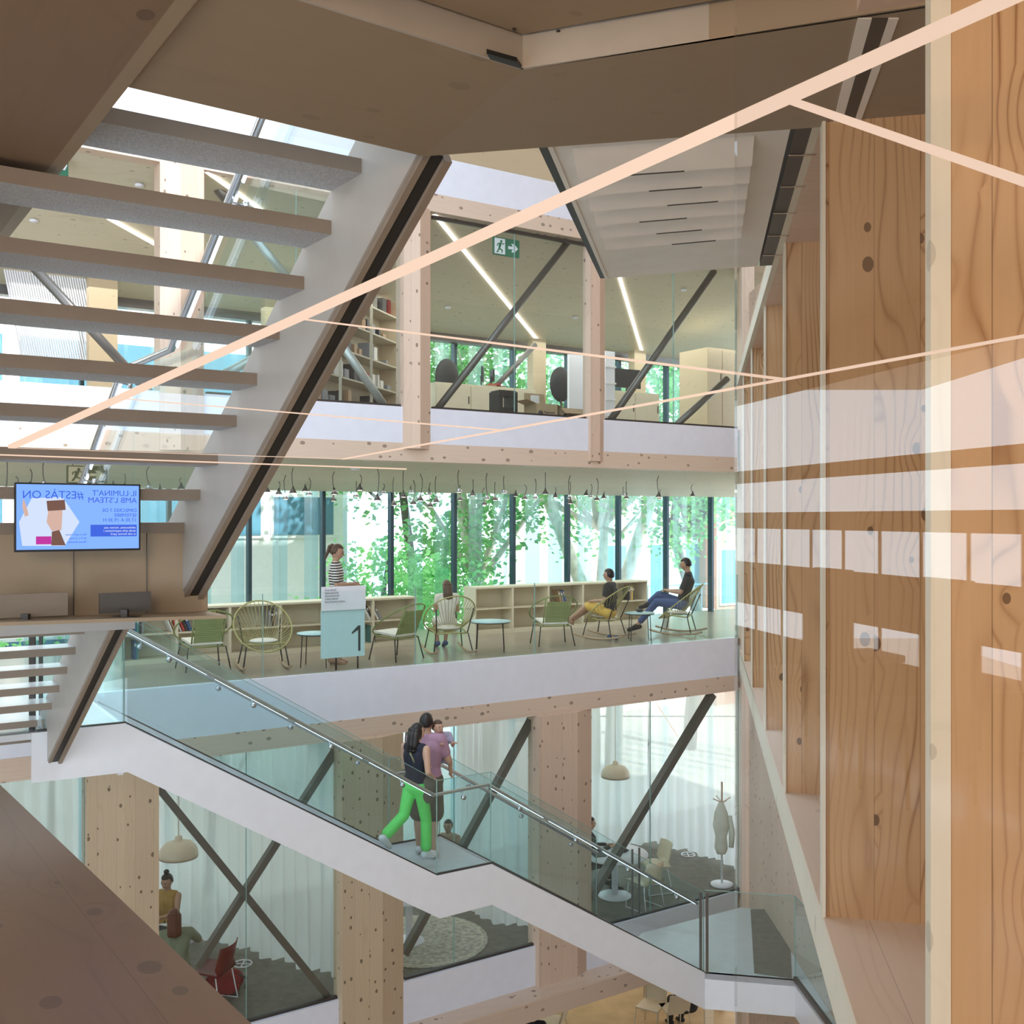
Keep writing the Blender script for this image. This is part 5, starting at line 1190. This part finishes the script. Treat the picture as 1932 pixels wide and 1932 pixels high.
def round_table(label, p, r, h=.74):
    t = thing('round_table', label, 'table', tuple(p)); MB().lathe((0, 0, h-.03), [(r*.97, 0), (r, .008), (r, .03)], 36).build('table_top', 'signw', t)
    MB().tube([(0, 0, h-.03), (0, 0, .03)], .055, 14).build('pedestal', 'signw', t); MB().lathe((0, 0, 0), [(.29, 0), (.29, .012), (.07, .03)], 28).build('base', 'signw', t); return t
tb1 = f0(305, 1868); round_table('round white table between the two women in the lower left room', tb1, .50)
tb2 = f0(1160, 1690); round_table('round white pedestal table with laptop in the lower right room', tb2, .58)
tb3 = f0(772, 1776); round_table('round white pedestal table standing on the pale round rug', tb3, .48)
def sled(label, p, rz, mat='cream', frame='signw', arms=False):
    t = thing('sled_base_chair', label, 'chair', tuple(p), rz)
    m = MB(); vs = []; nu, nv = 9, 8
    for j in range(nv+1):
        for i in range(nu+1):
            u_ = -1+2*i/nu; v_ = j/nv
            if v_ < .5: y = .22-.44*v_/.5; z = .45+.03*u_*u_-.01*math.sin(v_*PI)
            else: k_ = (v_-.5)/.5; y = -.22-.10*k_-.0; z = .46+.38*k_; 
            yy = y+(.07*u_*u_ if v_ > .5 else 0); vs.append((u_*(.23-.04*max(0, v_-.7)), yy, z))
    fs = [(j*(nu+1)+i, j*(nu+1)+i+1, (j+1)*(nu+1)+i+1, (j+1)*(nu+1)+i) for j in range(nv) for i in range(nu)]
    m.smooth = True; m.add(vs, fs); o = m.build('shell', mat, t); md = o.modifiers.new('s', 'SOLIDIFY'); md.thickness = .015
    for sx in (-1, 1): MB().tube([(sx*.20, .18, .44), (sx*.23, .22, .012), (sx*.23, -.24, .012), (sx*.20, -.16, .44)], .009, 8).build('leg', frame, t)
    return t
sled('cream shell chair by the right edge of the round table, lower right room', tb2+Vector((.72, .25, 0)), 1.9, 'cream')
sled('cream shell chair in front of the round table, lower right room', tb2+Vector((.45, -.55, 0)), .7, 'cream')
sled('pale cream chair behind the couple in the middle lower room', f0(828, 1678), 2.6, 'paper')
sled('dark red shell chair beside the woman with auburn hair', f0(402, 1893), 1.3, 'red')
person('woman with dark bun and mustard tank top at the lower left table, facing the viewer', tuple(f0(316, 1812)), PI-.25, SIT, dict(wrL=(-.06, .36, .76), wrR=(.06, .36, .76), elL=(-.22, .10, .76), elR=(.22, .10, .76), tilt=-.25), scale=1.0, skin='skin_d', hair='hair_b', style='bun', top=('mustard_cloth', 0), bottom=('black_cloth', .9), shoes='black_cloth', voxel=.015, slim=.93)
person('woman with long auburn hair and sage top bending over the table, seen from behind', tuple(f0(332, 1898)), .35, SIT, dict(che=(0, .06, .86), nec=(0, .10, 1.0), hea=(-.02, .14, 1.14), shL=(-.18, .07, .95), shR=(.18, .07, .95), elR=(.32, .22, .76), wrR=(.22, .46, .78), wrL=(-.10, .42, .77), tilt=-.3), scale=1.0, skin='skin', hair='hair_r', style='long', top=('sage_cloth', .8), bottom=('olive_cloth', .9), shoes='white_cloth', voxel=.015)
person('person in black sleeves working at a laptop, half hidden by the timber column', tuple(f0(1112, 1680)), -1.3, SIT, dict(wrL=(-.06, .40, .76), wrR=(.06, .40, .76)), scale=1.0, skin='skin', hair='hair_b', style='short', top=('black_cloth', 1.8), bottom=('black_cloth', .9), shoes='black_cloth', voxel=.016)
person('seated person with bare legs just beyond the couple, mostly hidden by the man', tuple(f0(846, 1682)), 2.9, SIT, dict(), scale=.98, skin='skin_d', hair='hair_b', style='short', top=('skin_d', 0), bottom=('denim_cloth', .45), shoes='black_cloth', voxel=.018)
def laptop(p, rz, label):
    t = thing('laptop', label, 'laptop', tuple(p), rz); MB().box((-.16, -.11, 0), (.16, .11, .014)).build('keyboard_base', 'black', t)
    MB().prism([(-.16, .11, .012), (.16, .11, .012), (.16, .18, .22), (-.16, .18, .22)], (0, .008, 0)).build('lid', 'black', t)
laptop(tb1+Vector((.17, .0, .74)), PI-.35, 'black open laptop on the table between the two women')
laptop(tb2+Vector((-.30, -.05, .74)), PI/2+.3, 'black open laptop in front of the half-hidden person')
m = MB().ball(tb2+Vector((.1, .05, .775)), (.16, .07, .035), 12, 7); tag(m.build('dark_pouch', 'bk_dark'), 'dark pouch lying on the round table in the lower right room', 'pouch')
m = MB().ball(tb2+Vector((-.02, -.26, .765)), (.10, .05, .025), 12, 7); tag(m.build('sunglasses_case', 'bk_tan'), 'small brown case at the near edge of the same round table as the laptop', 'case')
# backpack
p = f0(424, 1873); t = thing('backpack', 'dark red backpack slumped on the carpet beside the red chair', 'backpack', tuple(p), .3)
MB().ball((0, 0, .16), (.26, .17, .17), 16, 12, lambda v: Vector((v.x*(1+.1*v.z), v.y, max(v.z, -.9)))).build('body', 'red_cloth', t)
MB().ball((.05, -.15, .12), (.15, .06, .09), 12, 8).build('front_pocket', 'red_cloth', t); MB().tube([(.18, -.06, .26), (.29, -.08, .2), (.27, -.08, .06)], .014, 6).build('strap', 'black', t); MB().tube([(-.12, 0, .30), (-.16, 0, .42), (-.06, 0, .32)], .012, 6).build('carry_loop', 'black', t)
# rug
p = f0(800, 1774); t = thing('round_rug', 'pale round patterned rug on the dark carpet below the couple', 'rug', tuple(p)); MB().lathe((0, 0, 0), [(1.0, 0), (1.0, .012), (.97, .016)], 48).build('pile', 'rug', t)
MB().tube([(.92*math.cos(2*PI*i/60), .92*math.sin(2*PI*i/60), .014) for i in range(60)], .008, 6, closed=True).build('border', 'cream', t)
for px, py, lab in ((458, 1819, 'round white floor socket ring beside the red chair'), (1298, 1613, 'round floor socket ring left of the coat stand')):
    p = f0(px, py); t = thing('floor_socket', lab, 'floor socket', (p.x, p.y, Z0+.001)); MB().tube([(.13*math.cos(2*PI*i/28), .13*math.sin(2*PI*i/28), .005) for i in range(28)], .012, 6, closed=True).build('ring', 'signw', t)
    MB().box((-.11, -.01, 0), (.11, .01, .01)).box((-.01, -.11, 0), (.01, .11, .01)).build('cover', 'signw', t)
led('faint mirrored strip light built as a bar high in the lower right room', Wp(1238, 1326, 2.0), Wp(1279, 1390, .6), .012, 'led', None)  # a reflected strip, built as a glowing bar
# coat stand
p = f0(1362, 1670); t = thing('coat_stand', 'white coat stand with timber top in the lower right room', 'coat stand', tuple(p)); MB().lathe((0, 0, 0), [(.20, 0), (.20, .03), (.05, .04)], 28).build('base', 'signw', t)
MB().tube([(0, 0, .03), (0, 0, 1.35)], .020, 10).build('pole', 'signw', t); MB().tube([(0, 0, 1.35), (0, 0, 1.85)], .018, 10).build('top_pole', 'wall_w', t)
for a in (0.3, 2.0, 3.4, 5.0): MB().tube([(0, 0, 1.48), (.17*math.cos(a), .17*math.sin(a), 1.56)], .010, 8).build('peg', 'wall_w', t)
ct = MB(); ct.smooth = True; ct.lathe((p.x-.02, p.y-.03, p.z+.58), [(.08, 0), (.12, .1), (.10, .3), (.15, .5), (.12, .72), (.05, .9), (.02, .92)], 18); o = ct.build('hanging_coat', 'cream_cloth'); tag(o, 'off-white coat hanging from the coat stand', 'coat')
sl_ = MB().tube([(p.x+.12, p.y-.05, p.z+1.25), (p.x+.17, p.y-.06, p.z+.95), (p.x+.15, p.y-.08, p.z+.70)], [.05, .055, .045], 8).build('sleeve', 'cream_cloth', o)

# ================================================================== BOTTOM HALL
def fb(px, py): return onz(px, py, ZB)
def wire_chair(label, p, rz):
    t = thing('metal_chair', label, 'chair', tuple(p), rz)
    MB().prism([(-.21, -.02, .47), (.21, -.02, .47), (.21, -.12, .84), (-.21, -.12, .84)], (0, -.012, 0)).build('backrest', 'cream', t); MB().box((-.22, -.02, .44), (.22, .42, .462)).build('seat', 'cream', t)
    for sx in (-1, 1): MB().tube([(sx*.21, -.12, .84), (sx*.21, 0, .45), (sx*.24, -.08, 0)], .011, 6).build('leg', 'cream', t); MB().tube([(sx*.21, .40, .45), (sx*.24, .45, 0)], .011, 6).build('leg', 'cream', t)
wire_chair('cream metal chair in the bottom hall, left one by the honey table leg', fb(1236, 1933), 2.6); wire_chair('cream metal chair in the bottom hall, with a person in black', fb(1280, 1957), .25)
wire_chair('cream metal chair in the bottom hall, partly cut by the picture edge', fb(1060, 1975), 1.2)
tbp = fb(1212, 1898); t = thing('honey_table', 'honey timber table in the bottom hall under the staircase', 'table', (tbp.x, tbp.y, ZB))
MB().box((0, -.2, .71), (1.6, .9, .74)).build('table_top', 'ply', t)
for x in (.04, 1.56):
    for y in (-.16, .86): MB().box((x-.04, y-.04, 0), (x+.04, y+.04, .71)).build('leg', 'ply', t)
person('person in black bending over the honey table in the bottom hall', tuple(fb(1298, 1950)), .4, SIT, dict(), scale=1.0, skin='skin', hair='hair_b', style='short', top=('black_cloth', 1.9), bottom=('black_cloth', .95), shoes='black_cloth', voxel=.02, hands=False)
person('dark-haired person at the very bottom edge, only the top of the head showing', tuple(fb(1005, 2040)), 0, SIT, dict(), scale=1.0, skin='skin', hair='hair_b', style='short', top=('black_cloth', .6), bottom=('black_cloth', .95), shoes='black_cloth', voxel=.02, hands=False)

# ================================================================== OUTSIDE
GZ = -7.0
struct(MB().prism([UV(-60, 5.0, GZ), UV(70, 5.0, GZ), UV(70, 60, GZ), UV(-60, 60, GZ)], (0, 0, -.1)), 'ground', 'ext_gr')
def house(label, px0, px1, nd, z1, mat, wins, depth=6, balc=()):
    s0, s1_ = s_at(px0, nd), s_at(px1, nd); t = thing('building', label, 'building', tuple(UV(s0, nd, GZ)), math.atan2(U.y, U.x)); L = s1_-s0
    MB().box((0, 0, 0), (L, depth, z1-GZ)).build('wall', mat, t); MB().box((-.1, -.15, z1-GZ), (L+.1, depth, z1-GZ+.3)).build('roof', 'ext_w', t)
    for (x0_, x1_, za_, zb_) in wins:
        f = MB().box((x0_*L-.08, -.05, za_-GZ-.08), (x1_*L+.08, .03, zb_-GZ+.08)).build('window', 'ext_w', t); MB().box((x0_*L, -.07, za_-GZ), (x1_*L, -.045, zb_-GZ)).build('pane', 'ext_g', f)
    for (x0_, x1_, zb_) in balc:
        f = MB().box((x0_*L, -.9, zb_-GZ-.15), (x1_*L, 0, zb_-GZ)).build('balcony', 'ext_w', t); m = MB()
        nb = 14
        for i in range(nb+1): x = x0_*L+(x1_-x0_)*L*i/nb; m.box((x-.012, -.88, zb_-GZ), (x+.012, -.86, zb_-GZ+.95))
        m.box((x0_*L, -.89, zb_-GZ+.93), (x1_*L, -.85, zb_-GZ+.97)); m.build('railing', 'ext_g', f)
    return t
WB = [(.02+.122*i, .02+.122*i+.10, -.45 if r == 0 else r*3-.2, .55 if r == 0 else r*3+1.2) for i in range(8) for r in (0, 1)]
house('white building with a band of windows beyond the left part of the facade', -900, 655, 13, 7.0, 'ext_w', WB + [(.0, 1.0, -3.1, -2.85), (.0, 1.0, -4.0, -3.75)])
house('pale apartment house with balconies behind the plane trees at right', 1120, 1345, 16, 8.0, 'ext_w', [(.10, .25, -3.2, -1.0), (.45, .6, -3.2, -1.0), (.75, .9, -3.2, -1.0), (.10, .25, .4, 2.6), (.45, .6, .4, 2.6), (.75, .9, .4, 2.6)], balc=[(.05, .95, -3.4), (.05, .95, .2)])
house('red brick house at the far right behind the facade', 1352, 1500, 15, 8.0, 'ext_b', [(.05, .3, -3.2, -1.2), (.05, .3, .3, 2.3), (.5, .8, -3.2, -1.2)])
def tree(label, px, nd, zc_, R_, H_, nleaf, leaf, bark, trunks, seed, name='plane_tree', ls=.16):
    r = random.Random(seed); p = UV(s_at(px, nd), nd, GZ); t = thing(name, label, 'tree', tuple(p))
    m = MB(); blobs = []
    for i in range(26):
        th, ph = r.uniform(0, 2*PI), math.acos(r.uniform(-1, 1)); k = r.uniform(.35, 1)
        blobs.append((Vector((R_*k*math.sin(ph)*math.cos(th), R_*.7*k*math.sin(ph)*math.sin(th), zc_-GZ+H_*k*math.cos(ph))), R_*r.uniform(.22, .40)))
    for i in range(nleaf):
        c_, br = r.choice(blobs); d_ = Vector((r.gauss(0, 1), r.gauss(0, 1), r.gauss(0, .8))).normalized()*br*r.random()**.4
        o_ = c_+d_; a_ = Vector((r.gauss(0, 1), r.gauss(0, 1), r.gauss(0, .6))).normalized(); b_ = a_.cross(Vector((r.gauss(0, 1), r.gauss(0, 1), 1))).normalized(); z_ = ls*r.uniform(.6, 1.3)
        m.add([o_-a_*z_*.5, o_+b_*z_*.33, o_+a_*z_*.5, o_-b_*z_*.33], [(0, 1, 2, 3)])
    m.build('crown', leaf, t)
    m = MB()
    for pts, rr in trunks: m.tube([Vector(q) for q in pts], [rr*(1-.55*i/(len(pts)-1)) for i in range(len(pts))], 10)
    for c_, br in blobs[:14]: m.tube([Vector((0, 0, zc_-GZ-H_*.8)), Vector((c_.x*.5, c_.y*.5, c_.z-.8)), c_], [.10, .06, .02], 6)
    m.build('trunk', bark, t)
tree('bright green light-leaved tree outside the middle windows', 715, 7.0, -2.2, 2.2, 1.7, 4200, 'leaf_l', 'trunk_d', [([(0, 0, 0), (.1, 0, 2.2), (0, 0, 3.6)], .12)], 1, 'young_tree', .15)
tree('small bright green shrub tree at the left windows', 395, 6.2, -3.6, 1.6, .8, 1600, 'leaf_l', 'trunk_d', [([(0, 0, 0), (.1, 0, 2.6)], .09)], 2, 'young_tree', .13)
tree('bright young tree below the left end of the mirrored screen panel', 90, 6.6, -3.0, 2.0, 1.0, 1800, 'leaf_l', 'trunk_d', [([(0, 0, 0), (.1, 0, 3)], .09)], 8, 'young_tree', .14)
tree('large plane tree outside the centre of the facade', 900, 9.9, 1.6, 4.2, 4.2, 7500, 'leaf_d', 'trunk', [([(.4, 0, 0), (.3, 0, 4), (-.6, 0, 8)], .28)], 3, ls=.2)
tree('plane tree with forked pale trunk outside the right windows', 1130, 9.7, 2.6, 4.0, 3.6, 6000, 'leaf_d', 'trunk', [([(-.2, 0, 0), (-.2, 0, 4.4), (-1.3, 0, 7.2), (-2.1, .1, 9)], .26), ([(.4, 0, 0), (.5, 0, 4.6), (1.3, 0, 7.0), (2.1, 0, 9.5)], .26), ([(0, 0, 4), (.2, 0, 7.5)], .2)], 4, ls=.2)
tree('plane tree filling the windows at the far right', 1300, 10.2, 2.4, 3.8, 3.6, 5200, 'leaf_d', 'trunk_d', [([(0, 0, 0), (.3, 0, 4), (-.5, 0, 6.5), (-.2, 0, 9)], .22)], 5, ls=.2)
tree('plane tree behind the level two windows left of centre', 770, 11.0, 3.6, 3.6, 3.0, 4200, 'leaf_d', 'trunk_d', [([(0, 0, 0), (.3, 0, 4), (-.3, 0, 9)], .2)], 6, ls=.2)
